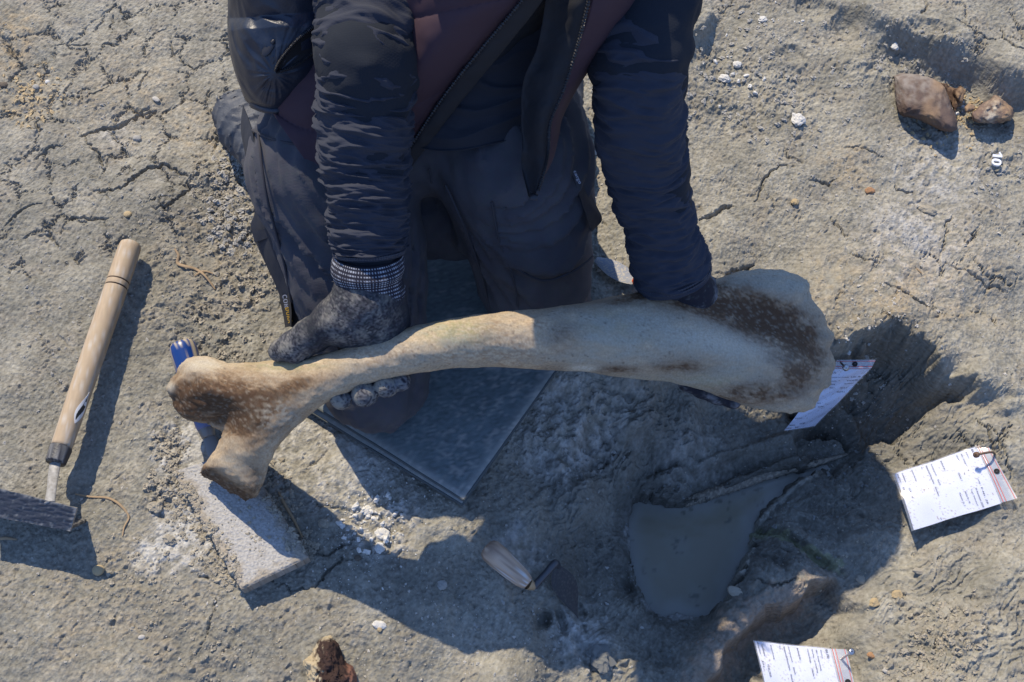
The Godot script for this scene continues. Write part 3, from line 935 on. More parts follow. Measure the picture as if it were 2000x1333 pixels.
func build_bone() -> void:
	bone_grids()
	var n1 := noise(FastNoiseLite.TYPE_SIMPLEX_SMOOTH, 0.02, 4, 41)
	var n2 := noise(FastNoiseLite.TYPE_SIMPLEX_SMOOTH, 0.09, 3, 42)
	var n3 := noise(FastNoiseLite.TYPE_SIMPLEX_SMOOTH, 0.25, 2, 43)
	# in pixels: x, y as in the photograph, z towards the camera
	var f := func(p: Vector3) -> float:
		var d := bone_at(bone_d, p.x, p.y)
		var r := bone_at(bone_r, p.x, p.y)
		var t := minf(r, 62.0 + 0.12 * r)
		t *= 1.0 - 0.25 * ss(1250, 1600, p.x)
		var z := p.z
		# the flared end is hollow in front and swells along its lower border; the knuckles stand out
		if z > 0.0:
			z += 24.0 * spot(p.x, p.y, 1480, 620, 130, 38, 18) - 12.0 * spot(p.x, p.y, 1380, 690, 180, 36, 8) - 10.0 * spot(p.x, p.y, 1480, 560, 120, 22, 5)
			z += -14.0 * spot(p.x, p.y, 385, 735, 40, 30) + 9.0 * spot(p.x, p.y, 372, 748, 26, 12, -35) + 22.0 * spot(p.x, p.y, 445, 815, 28, 34, -20) - 10.0 * spot(p.x, p.y, 430, 775, 60, 22, 10) + 12.0 * spot(p.x, p.y, 420, 948, 55, 12, 35)
		var e := sqrt(z * z * r * r / (t * t) + (r - d) * (r - d)) - r
		var along := ss(1300, 1600, p.x) + ss(560, 380, p.x)
		e += n1.get_noise_3d(p.x * 0.6, p.y * 1.3, p.z) * (3.0 + 4.0 * along + 3.0 * spot(p.x, p.y, 400, 790, 80, 60)) + n2.get_noise_3d(p.x * 0.35, p.y, p.z) * (1.0 + 2.4 * along) + n3.get_noise_3d(p.x * 0.4, p.y, p.z) * (0.5 + 1.2 * along)
		# broken faces
		var cut := (p - Vector3(432, 930, 26)).dot(Vector3(-.42, .80, .43)) + n2.get_noise_3dv(p * 1.1) * 7.0 + n1.get_noise_3dv(p * 2.0) * 5.0
		if p.y > 860.0 and p.x < 540.0: e = maxf(e, cut * .9)
		e += 9.0 * absf(n2.get_noise_3d(p.x * 1.2, p.y * 1.2, p.z * 1.2)) * (spot(p.x, p.y, 435, 955, 70, 20, 33) + .7 * ss(1570, 1610, p.x))
		return e
	var pale := Color(.58, .48, .345); var buff := Color(.48, .365, .24); var rust := Color(.30, .175, .095); var brown := Color(.085, .05, .03); var grey := Color(.37, .365, .31); var green := Color(.36, .35, .19); var chalk := Color(.62, .58, .48)
	var tint := func(p: Vector3) -> Color:
		var a := n1.get_noise_3d(p.x * 0.7, p.y * 1.6, p.z); var b := n2.get_noise_3d(p.x * 0.7, p.y * 1.7, p.z); var c := n3.get_noise_3d(p.x * 0.6, p.y * 1.6, p.z)
		var x := p.x; var y := p.y
		var k := pale.lerp(buff, clampf(0.5 + a * 1.2 + b * 0.5, 0, 1))
		k = k.lerp(rust, clampf((spot(x, y, 950, 650, 110, 30) + spot(x, y, 980, 700, 160, 18) + spot(x, y, 720, 690, 80, 20) + 0.35) * (0.2 + b * 1.3 + c * 0.8), 0, .55))
		k = k.lerp(green, clampf((spot(x, y, 885, 648, 60, 26) * 1.4 + spot(x, y, 560, 715, 90, 12) + spot(x, y, 1210, 640, 90, 50) * .6 + spot(x, y, 1380, 740, 80, 26)) * (0.55 + b), 0, .75))
		# the flared half turns grey over a brown heart
		k = k.lerp(grey, clampf(ss(1010, 1180, x) * (0.62 + a * 0.5), 0, .85))
		k = k.lerp(grey * 1.02, clampf(ss(1340, 1450, x) * ss(600, 560, y) * (0.9 + a), 0, .9))
		k = k.lerp(grey * 1.25, clampf((.15 + a * .9 + b * .5) * ss(560, 700, x), 0, .45))
		var dark := spot(x, y, 1410, 596, 150, 30, 10) * 1.35 + spot(x, y, 1515, 645, 100, 48, 30) * 1.5 + spot(x, y, 1560, 720, 45, 34) + spot(x, y, 1480, 770, 90, 22) * 1.1 + spot(x, y, 1290, 575, 150, 14, -8) * .8 + spot(x, y, 1340, 715, 60, 20) * .6 + spot(x, y, 1180, 722, 130, 10) * .8 + spot(x, y, 1100, 660, 36, 30) * .55
		k = k.lerp(rust * 0.62, clampf(dark * (0.85 + a * 0.7 + b * 0.45), 0, .9))
		k = k.lerp(brown, ss(.30, .72, dark * .55 + (a * .45 + b * .45 + c * .4) * minf(dark, 1.0)) * .88)
		k = k.lerp(chalk, clampf(spot(x, y, 1420, 672, 110, 22, 14) * 0.6 + spot(x, y, 1140, 721, 30, 8) * 1.2, 0, .85))
		# the knuckle end
		var kn := spot(x, y, 440, 780, 105, 44, 8) * 1.7 + spot(x, y, 365, 790, 34, 30) * 1.3 + spot(x, y, 560, 760, 90, 20, -18) * .8 + spot(x, y, 490, 830, 52, 40) * .9 + spot(x, y, 430, 950, 70, 18, 33) * 2.6 + spot(x, y, 500, 945, 22, 46) * .7
		k = k.lerp(rust * 0.55, clampf(kn * (1.0 + a * 0.6 + b * 0.4), 0, .9))
		k = k.lerp(brown, ss(.26, .72, kn * .55 + (a * .4 + b * .4 + c * .4) * minf(kn, 1.0)) * .9)
		k = k.lerp(chalk * 0.72, clampf(spot(x, y, 545, 815, 40, 30) * (0.5 + b * 1.6) + spot(x, y, 455, 905, 36, 26) * (.45 + b), 0, .7))
		k = k.lerp(chalk * 0.85, clampf(spot(x, y, 395, 712, 38, 15) * .8 + spot(x, y, 332, 756, 9, 12) * .8 + ss(0.25, 0.5, c + b * 0.5) * .25, 0, .7))
		k = k.lerp(brown, ss(0.38, 0.6, c - b * 0.3) * 0.5 * clampf(.15 + 1.6 * ss(-.1, .4, a), 0, 1))
		return k
	var place := func(p: Vector3) -> Vector3:
		var dd := bone_depth(p.x, p.y)
		return Q(p.x, p.y, dd - p.z * dd / FOCAL)
	var m := nets(Vector3(312, 512, -96), Vector3(1645, 1000, 96), 4.3, f, 30.0, tint, place)
	var base := Q(740, 740, bone_depth(740, 740))
	var o := part("long_bone", m, mats.bone)
	tag(o, "long stained fossil limb bone with flared end held in both gloved hands", "bone")

# ---------------------------------------------------------------- gloves
func build_gloves(person: Node3D) -> void:
	var nd := noise(FastNoiseLite.TYPE_SIMPLEX_SMOOTH, 22.0, 3, 51)
	var nf := noise(FastNoiseLite.TYPE_SIMPLEX_SMOOTH, 260.0, 2, 52)
	var black := Color(.012, .014, .02); var dust := Color(.20, .20, .21); var mud := Color(.28, .25, .19)
	var fuzz := func(p: Vector3) -> float: return nf.get_noise_3dv(p * 0.6) * 0.0005 + nd.get_noise_3dv(p) * 0.0018 + sin((p.x * .8 + p.y * .35 - p.z * .5) * 1500.0) * 0.0004
	# the hand at the knuckle end: thumb along the top of the shaft, fingers under it
	var g := Field.new(); g.k = 0.016
	var D := bone_depth(722, 690) - .0147
	var L := func(px: float) -> float: return bone_depth(px, 690) - .0147
	g.add(Q(720, 552, D - .005), Q(726, 584, D), .041, .040)
	g.add(Q(726, 584, D), Q(742, 628, D + .02), .037, .034)
	g.add(Q(712, 590, D - .002), Q(664, 622, L.call(664) - .002), .036, .028)
	g.add(Q(664, 622, L.call(664) - .002), Q(610, 655, L.call(610) - .004), .026, .0205)
	g.add(Q(610, 655, L.call(610) - .004), Q(578, 677, L.call(578) - .006), .0195, .0185)
	g.add(Q(578, 677, L.call(578) - .006), Q(545, 686, L.call(545) - .004), .0185, .0140)
	g.add(Q(742, 628, D + .02), Q(735, 670, D + .07), .034, .03)
	g.add(Q(700, 620, D + .0), Q(700, 668, D + .06), .028, .028)
	var fg := Field.new(); fg.k = .002
	# fingers: knuckle behind the shaft, tip coming forward below it
	var tips := [[666, 779, 690, 690, .98], [712, 769, 718, 684, 1.12], [754, 754, 748, 672, .98], [785, 746, 776, 660, .78]]
	for t in tips:
		var tip := Q(t[0], t[1], bone_depth(t[0], t[1]) + .004)
		var knk := Q(t[2], t[3], D + .085)
		var mid := Q(lerpf(t[0], t[2], .35), lerpf(t[1], t[3], .32), D + .075)
		fg.add(knk, mid, .0150 * t[4], .0145 * t[4])
		fg.add(mid, tip, .0145 * t[4], .0148 * t[4])
	var thumb := Q(565, 680, L.call(565) - .02); var palm := Q(690, 632, D - .03)
	var tint := func(p: Vector3) -> Color:
		var a := nd.get_noise_3dv(p * 1.6); var b := nf.get_noise_3dv(p)
		var m := 0.0
		m += 0.95 * ss(.075, .02, p.distance_to(thumb)) + 0.75 * ss(.08, .02, p.distance_to(palm))
		for t in tips: m += 1.15 * ss(.034, .010, p.distance_to(Q(t[0], t[1] + 4, bone_depth(t[0], t[1]) - .008)))
		var c := black.lerp(dust, clampf(m * (0.36 + a * .4 + b * .8), 0, .65))
		return c.lerp(mud, clampf(m * (a * .9 + b * 0.6 + .05), 0, .6))
	var glove := part("glove", nets(g.box().merge(fg.box()).grow(.01).position, g.box().merge(fg.box()).grow(.01).end, .0027, func(p: Vector3) -> float:
		var d1 := g.value(p); var d2 := fg.value(p)
		var h := clampf(.5 + .5 * (d2 - d1) / .004, 0, 1)
		return lerpf(d2, d1, h) - .004 * h * (1 - h) + fuzz.call(p), .004, tint), mats.knit, person)
	glove.set_meta("label", "dusty black knitted glove with thumb along the bone")
	# its cuff, with rows of pale stitches
	var cuff := sweep([Q(719, 502, D - .02), Q(720, 530, D - .012), Q(722, 556, D - .006), Q(724, 582, D)], [.0405, .0435, .0425, .040], 110, 220,
		func(t: float, an: float, r: float) -> float: return r + 0.0007 * sin(an * 78.0) * sin(t * 60.0) + .0022 * sin(t * 9.0 + 1.3 * sin(an)) + 0.001 * sin(an * 3.0 + t * 4.0),
		func(t: float, an: float) -> Color: return Color(.34, .36, .40) if sin(an * 78.0) > 0.15 and sin(t * 78.0) > 0.2 else Color(.012, .015, .024))
	part("cuff", cuff, mats.knit, glove)
	# the other hand: behind the flared end, fingertips under its lower border
	var g2 := Field.new(); g2.k = 0.016
	var E := depth_of(P(1318, 548, bone_h(1318) + .06))
	var E2 := bone_depth(1380, 760)
	g2.add(Q(1318, 530, E), Q(1340, 575, E + .03), .038, .036)
	g2.add(Q(1340, 575, E + .03), Q(1375, 640, E2 + .07), .036, .034)
	g2.add(Q(1352, 578, E + .025), Q(1390, 572, E + .045), .022, .016)
	g2.add(Q(1390, 572, E + .045), Q(1440, 590, E2 + .07), .016, .013)
	for t in [[1340, 752, 1345, 650, .85], [1371, 763, 1370, 645, .95], [1402, 775, 1395, 645, .95], [1433, 786, 1420, 655, .85]]:
		var tip := Q(t[0], t[1], E2 + .018)
		var mid := Q(lerpf(t[0], t[2], .3), lerpf(t[1], t[3], .3), E2 + .075)
		g2.add(Q(t[2], t[3], E2 + .08), mid, .014 * t[4], .013 * t[4])
		g2.add(mid, tip, .013 * t[4], .0125 * t[4])
	var tint2 := func(p: Vector3) -> Color: return black.lerp(dust, clampf(0.05 + nd.get_noise_3dv(p * 1.6) * 1.0 + nf.get_noise_3dv(p) * .5, 0, .7))
	var gl2 := part("glove", field_mesh(g2, 0.003, fuzz, .004, tint2), mats.knit, person)
	gl2.set_meta("label", "black knitted glove mostly behind the flared bone end")

# ---------------------------------------------------------------- the kneeling person
func build_person() -> void:
	var lk := P(735, 742, .10); var rk := P(1052, 575, .10)
	var lh := P(640, 330, .325); var rh := P(1000, 310, .325)
	var lf := P(462, 232, .06); var rf := P(1060, 130, .06)
	var pm := P(815, 285, .335); var ch := P(930, -150, .60)
	var ls := P(675, -255, .61); var rs := Vector3(.22, .67, -.32)
	var le := P(716, 120, .56); var re := P(1245, 120, .52)
	var lw := Q(721, 545, bone_depth(722, 690) - .02); var rw := Q(1318, 545, depth_of(P(1318, 548, bone_h(1318) + .06)))
	var person := thing("person", Vector3(-.1, 0, -.05), "person kneeling on mats in dark vest, trousers and gloves, holding the long bone", "person")
	# the body, one continuous figure
	var b := Field.new(); b.k = 0.045
	b.add(lk, lh, .058, .07); b.add(rk, rh, .058, .07)
	b.add(lk + Vector3(0, -.02, -.02), P(525, 305, .06), .052, .04); b.add(rk + Vector3(0, -.02, -.02), rf + Vector3(0, 0, .05), .052, .042)
	b.add(P(690, 230, .36), P(970, 220, .36), .07, .07)
	b.add(P(690, 230, .36), lh, .07, .07); b.add(P(970, 220, .36), rh, .07, .07)
	b.add(P(830, 220, .36), pm.lerp(ch, .40), .06, .09)
	b.add(Vector3(-.05, .66, -.38), Vector3(.21, .66, -.38), .10, .10)
	b.add(pm.lerp(ch, .40) - (cam_at - pm).normalized() * .05, ch, .085, .14)
	b.add(Vector3(-.05, .68, -.30), rs, .09, .09)
	b.add(ls, rs, .075, .075)
	b.add(ls, le, .056, .048); b.add(rs, re, .056, .048)
	b.add(le, lw, .046, .032); b.add(re, rw, .046, .032)
	var neck := ls.lerp(rs, .42) + Vector3(0, .03, -.02)
	var skull := Vector3(-.11, .90, -.105)
	b.add(neck, skull + Vector3(.01, -.06, -.03), .062, .055)
	b.add(skull + Vector3(0, .02, -.02), skull + Vector3(0, -.035, .035), .092, .07)
	var face_dir := Vector3(0, -.55, .83).normalized()
	b.add(skull + face_dir * .06, skull + face_dir * .105 + Vector3(0, -.012, 0), .02, .012)
	for s in [-1, 1]:
		b.add(skull + Vector3(.088 * s, -.01, -.005), skull + Vector3(.094 * s, .02, -.012), .012, .014)
	var nb := noise(FastNoiseLite.TYPE_SIMPLEX_SMOOTH, 14.0, 3, 61)
	var btint := func(p: Vector3) -> Color:
		if p.y > neck.y + .03: return Color(.42, .26, .19)
		if p.distance_to(pm) < .12 or p.y < .33: return Color(.022, .025, .036)
		return Color(.011, .0135, .021)
	# folds of the shirt over the belly
	var bfold := func(p: Vector3) -> float: return (1.0 - absf(nb.get_noise_3d(p.x * .5 + p.y * .6, p.y * 1.5, p.z * 1.2))) * .012 - .012
	part("body", field_mesh(b, 0.0085, bfold, .014, btint), mats.shirt, person)
	var hair := Field.new()
	hair.add(skull + Vector3(0, .045, -.025), skull + Vector3(0, .03, .02), .085, .075)
	part("hair", field_mesh(hair, .009, null, .002), mats.hair, person)
	for s in [-1, 1]:
		var e := skull + face_dir * .083 + Vector3(.033 * s, .03, .02)
		part("eye", turned(e - face_dir * .01, e + face_dir * .01, [[0, .001], [.3, .009], [.7, .009], [1, .001]], 12), mats.white, person)
	part("mouth", turned(skull + face_dir * .08 + Vector3(-.025, -.055, .0), skull + face_dir * .08 + Vector3(.025, -.055, .0), [[0, .001], [.5, .006], [1, .001]], 8), mats.red, person)
	# trousers
	var tr := Field.new(); tr.k = 0.018
	tr.add(lk, lh + Vector3(.012, 0, 0), .079, .108); tr.add(rk, rh, .080, .108)
	tr.add(lk + Vector3(0.01, -.022, -.01), P(528, 312, .06), .062, .047); tr.add(rk + Vector3(0, -.022, -.01), rf + Vector3(0, .015, .1), .064, .058)
	tr.add(P(800, 400, .17), P(905, 390, .17), .085, .085)
	tr.add(P(680, 238, .345), P(980, 228, .345), .104, .104)
	tr.add(P(680, 238, .345), lh, .104, .105); tr.add(P(980, 228, .345), rh, .104, .105)
	for q in [[lh, .01], [rh, -.0]]: tr.add(q[0] + Vector3(q[1], -.02, -.05), q[0] + Vector3(q[1], -.12, -.15), .095, .09)
	var nt := noise(FastNoiseLite.TYPE_SIMPLEX_SMOOTH, 9.0, 2, 62)
	var nt2 := noise(FastNoiseLite.TYPE_SIMPLEX_SMOOTH, 26.0, 2, 63)
	var crotch := P(845, 345, .36)
	var fold := func(p: Vector3) -> float:
		# creases that run out from the crotch and down the thighs
		var q := p - crotch
		var an := atan2(q.y * 1.4 + q.z * .8, q.x)
		var e := absf(nt.get_noise_3d(an * 0.34, q.length() * .35, p.z * .3))
		var near := ss(.42, .1, q.length())
		var e2 := absf(nt2.get_noise_3d(p.x * 1.3 + p.y * .5, p.y * .32 + p.x * .2, p.z * .5))
		return -(1.0 - e * 2.4) * .009 * (.35 + .65 * near) * ss(.05, .14, q.length()) - (1.0 - e2 * 2.0) * .0032 + .004
	var nwear := noise(FastNoiseLite.TYPE_SIMPLEX_SMOOTH, 18.0, 4, 64)
	var ttint := func(p: Vector3) -> Color:
		var k := clampf(.35 + nwear.get_noise_3dv(p) * .9, 0, 1)
		var knee := ss(.16, .05, minf(p.distance_to(lk), p.distance_to(rk)))
		var c := Color(.040, .042, .054).lerp(Color(.062, .062, .071), k)
		return c.lerp(Color(.055, .055, .06), clampf(knee * (nwear.get_noise_3dv(p * 2.0) * .6), 0, .2))
	var trousers := part("trousers", field_mesh(tr, 0.005, fold, .016, ttint), mats.trouser, person)
	seam(trousers, [[870, 362], [905, 440], [935, 520], [955, 600]], tr, .0016)
	seam(trousers, [[1000, 520], [1060, 548], [1120, 530], [1163, 497]], tr, .0016)
	seam(trousers, [[960, 395], [975, 470], [1003, 545], [1012, 600]], tr, .0014)
	seam(trousers, [[504, 262], [520, 380], [556, 520], [574, 620]], tr, .0018)
	seam(trousers, [[482, 248], [520, 268], [565, 280], [600, 284]], tr, .0016)
	seam(trousers, [[838, 330], [842, 345], [843, 358]], tr, .0014)
	# pockets: the long holster pocket down the outer side of one leg, the cargo pocket on the other
	var pk := hanging([[[474,205],[487,238],[494,262]],[[471,262],[486,300],[503,330]],[[490,352],[503,390],[518,432]],[[497,415],[520,462],[552,490]],[[492,455],[528,516],[570,552]],[[545,575],[560,602],[590,618]],[[556,632],[566,638],[586,644]]], [[1.57,1.53,1.50],[1.57,1.52,1.50],[1.58,1.55,1.52],[1.60,1.57,1.54],[1.62,1.59,1.56],[1.64,1.61,1.585],[1.65,1.62,1.60]], 30, 90, .004)
	var p1 := part("pocket", pk, mats.navy_cloth, trousers)
	p1.set_meta("label", "dark loose holster pocket down the outer thigh")
	part("pocket", hanging([[[491,450],[515,448],[536,440]],[[497,474],[520,466],[541,456]]], [[1.596,1.565,1.53],[1.60,1.57,1.535]], 24, 8, .005), mats.navy_cloth, trousers)
	part("pocket", hanging([[[1088,268],[1092,262],[1100,262]],[[1098,300],[1112,302],[1124,310]],[[1116,340],[1128,345],[1142,350]],[[1134,390],[1148,392],[1163,398]],[[1146,425],[1160,418],[1176,428]],[[1152,448],[1157,452],[1163,446]]], [[1.50,1.51,1.53],[1.485,1.50,1.53],[1.49,1.51,1.54],[1.51,1.53,1.56],[1.53,1.55,1.58],[1.56,1.57,1.59]], 24, 60, .005), mats.navy_cloth, trousers).set_meta("label", "dark cargo pocket flap standing off the thigh")
	letters(trousers, "cargo", Q(1118, 336, 1.474), Q(1129, 361, 1.480), .0042, mats.pale_print, .3)
	# woven label on the holster pocket
	var lab := hanging([[[545,578],[555,574],[566,570]],[[552,612],[560,610],[569,608]],[[557,640],[561,639],[569,637]]], [[1.628,1.600,1.578],[1.632,1.605,1.58],[1.638,1.612,1.59]], 12, 20, .003)
	part("woven_label", lab, mats.black_cloth, trousers)
	letters(trousers, "COR", Q(551, 577, 1.588), Q(556, 602, 1.592), .0062, mats.pale_print, .4)
	letters(trousers, "DURA", Q(556.5, 602, 1.590), Q(563, 632, 1.596), .0062, mats.yellow_print, .4)
	boots(person, lf, rf)
	sleeves(person, ls, le, lw, rs, re, rw)
	vest(person, pm, ch, ls, rs)

# lettering laid between two points, seen from the camera
func letters(parent: Node3D, text: String, a: Vector3, b: Vector3, height: float, m: Material, deep := .3, facing := Vector3.ZERO) -> void:
	var t := TextMesh.new()
	t.text = text
	var sf := SystemFont.new()
	sf.font_names = PackedStringArray(["Droid Sans"])
	sf.font_weight = 700
	t.font = sf
	t.font_size = 48
	t.pixel_size = 0.001
	t.depth = 0.004
	t.curve_step = 4.0
	t.horizontal_alignment = HORIZONTAL_ALIGNMENT_LEFT
	var box := t.get_aabb()
	var o := MeshInstance3D.new()
	o.mesh = t
	o.material_override = m
	o.name = "lettering"
	parent.add_child(o, true)
	var x := (b - a)
	var n := (facing if facing != Vector3.ZERO else (cam_at - a)).normalized()
	var y := n.cross(x).normalized()
	n = x.cross(y).normalized()
	var s := x.length() / maxf(box.size.x, .001)
	var sy := height / maxf(box.size.y, .001)
	var chain := Vector3.ZERO
	var q: Node = parent
	while q != self:
		chain += (q as Node3D).position
		q = q.get_parent()
	var bs := Basis(x.normalized() * s, y * sy, n * deep * .3)
	o.transform = Transform3D(bs, a - chain - bs * Vector3(box.position.x, box.position.y, 0))

# a loose piece of cloth from rows of [px, py] with their distances
func hanging(rows: Array, depths: Array, nu: int, nv: int, thick: float, wave := .002) -> ArrayMesh:
	var g := []
	for j in rows.size():
		var l := []
		for i in rows[j].size(): l.append(Q(rows[j][i][0], rows[j][i][1], depths[j][i]))
		g.append(l)
	var nw := noise(FastNoiseLite.TYPE_SIMPLEX_SMOOTH, 30.0, 2, 66)
	return sheet(nu, nv, func(u: float, w: float) -> Vector3:
		var p := grid_at(g, u, w)
		return p + fwd * nw.get_noise_3dv(p) * wave, thick, null, fwd)

# a raised line of stitching on a field's surface as seen through the pixels
func seam(parent: Node3D, px: Array, f: Field, r: float) -> void:
	var pts := []
	var fine := []
	for q in px: fine.append(Vector2(q[0], q[1]))
	for s in 17:
		var q: Vector2 = spline(fine, s / 16.0)
		var d := 1.2
		for k in 60:
			var v := f.value(Q(q.x, q.y, d))
			if v < .0035: break
			d += maxf(v * .9, .0008)
		if f.value(Q(q.x, q.y, d)) < .01: pts.append(Q(q.x, q.y, d - .002))
	if pts.size() < 4: return
	part("seam", sweep(pts, [r, r], 64, 8), mats.trouser_seam, parent)

func boots(person: Node3D, lf: Vector3, rf: Vector3) -> void:
	for s in 2:
		var f := lf if s == 0 else rf
		var g := Field.new(); g.k = .02
		# lying on its instep, toe backwards
		if s == 0:
			g.add(P(526, 300, .06), P(486, 246, .055), .048, .047)
			g.add(P(486, 246, .055), P(466, 224, .045), .047, .040)
		else:
			g.add(f + Vector3(.02, .0, .13), f + Vector3(.012, .0, .05), .046, .05)
			g.add(f + Vector3(.012, .0, .05), f + Vector3(.0, -.008, -.01), .047, .040)
		var nb := noise(FastNoiseLite.TYPE_SIMPLEX_SMOOTH, 40.0, 2, 67)
		var crease := func(p: Vector3) -> float: return nb.get_noise_3d(p.x, p.y * .6, p.z * 1.6) * .004 - .004 * ss(.8, 1.0, sin((p.x * .5 + p.z) * 190.0 + p.y * 60.0))
		var boot := part("boot", field_mesh(g, .004, crease, .006), mats.rubber, person)
		boot.set_meta("label", "dusty black boot lying on its side" if s == 0 else "black boot behind the thigh")
		# welt of the sole
		var sole := []
		for q in ([[470, 286], [448, 262], [436, 232], [440, 204], [456, 184]] if s == 0 else [[1040, 180], [1022, 150], [1016, 120], [1024, 90], [1040, 76]]): sole.append(P(q[0], q[1], .05))
		part("sole", sweep(sole, [.005, .0075, .0075, .005], 60, 12, func(t: float, an: float, r: float) -> float: return r + .0022 * signf(sin(t * 75.0))), mats.rubber, boot)

func sleeves(person: Node3D, ls: Vector3, le: Vector3, lw: Vector3, rs: Vector3, re: Vector3, rw: Vector3) -> void:
	for s in 2:
		var nf := noise(FastNoiseLite.TYPE_SIMPLEX_SMOOTH, 1.0, 2, 81 + s)
		var ng := noise(FastNoiseLite.TYPE_SIMPLEX_SMOOTH, 1.0, 2, 83 + s)
		var pts: Array; var half: Array
		var dl := bone_depth(722, 690) - .0147
		if s == 0:
			pts = [ls, Q(722, -40, depth_of(P(722, -40, .58))), Q(716, 100, 1.335), Q(711, 220, 1.355), Q(713, 340, 1.378), Q(718, 440, dl - .026), Q(722, 500, dl - .016)]
			half = [112, 106, 98, 92, 87, 77, 70]
		else:
			var d0 := depth_of(rw)
			pts = [rs, Q(1245, -40, depth_of(P(1245, -40, .555))), Q(1245, 100, 1.375), Q(1249, 220, 1.40), Q(1264, 340, lerpf(1.40, d0, .42)), Q(1290, 450, d0 - .045), Q(1316, 545, d0 - .004)]
			half = [100, 96, 92, 88, 80, 71, 78]
		var radii := []
		for k in pts.size(): radii.append(half[k] * depth_of(pts[k]) / FOCAL)
		var amp := .0052 if s == 0 else .0042
		var fold := func(t: float, an: float, r: float) -> float:
			var c := cos(an); var q := sin(an)
			var tw := t + .012 * sin(an + 1.0) + .006 * sin(an * 3.0)
			var e := absf(nf.get_noise_3d(c * .48, q * .48, tw * 19.0))
			var e2 := absf(ng.get_noise_3d(c * .9 + 5.0, q * .9, tw * 44.0))
			var big := ng.get_noise_3d(c * .6, q * .6 + 9.0, tw * 7.0)
			var hem := ss(.955, .985, t)
			var rr := r + ((1.0 - minf(e * 2.6, 1.0)) * amp * 1.25 + (1.0 - minf(e2 * 2.2, 1.0)) * amp * .5 + big * amp * 1.1) * (1.0 - hem * .8) - amp * .8
			rr += hem * .0015 - .0016 * exp(-pow((t - .955) / .0025, 2.0))
			if t > .996: rr -= .004
			return rr
		var sl := part("sleeve", sweep(pts, radii, 360 if not FAST else 200, 140, fold), mats.sleeve if s == 0 else mats.sleeve, person)
		sl.set_meta("label", "rucked dark sleeve in the sun" if s == 0 else "dark navy sleeve in shade")
		# raised double stitching round the cuff and the seam along the inside
		for k in 2:
			var ring := []
			for q in 33:
				var t := .962 + .011 * k
				var c: Vector3 = spline(pts, t)
				var ahead: Vector3 = (spline(pts, t + .01) - spline(pts, t - .01)).normalized()
				var side := ahead.cross(Vector3.UP).normalized()
				var oth := ahead.cross(side)
				var an := TAU * q / 32.0
				ring.append(c + (side * cos(an) + oth * sin(an)) * (spline(radii, t) - amp * .25 + .0004))
			part("stitching", sweep(ring, [.0011, .0011], 260, 6, func(t: float, an: float, r: float) -> float: return r * (1.0 + .45 * sin(t * 520.0))), mats.stitch, sl)

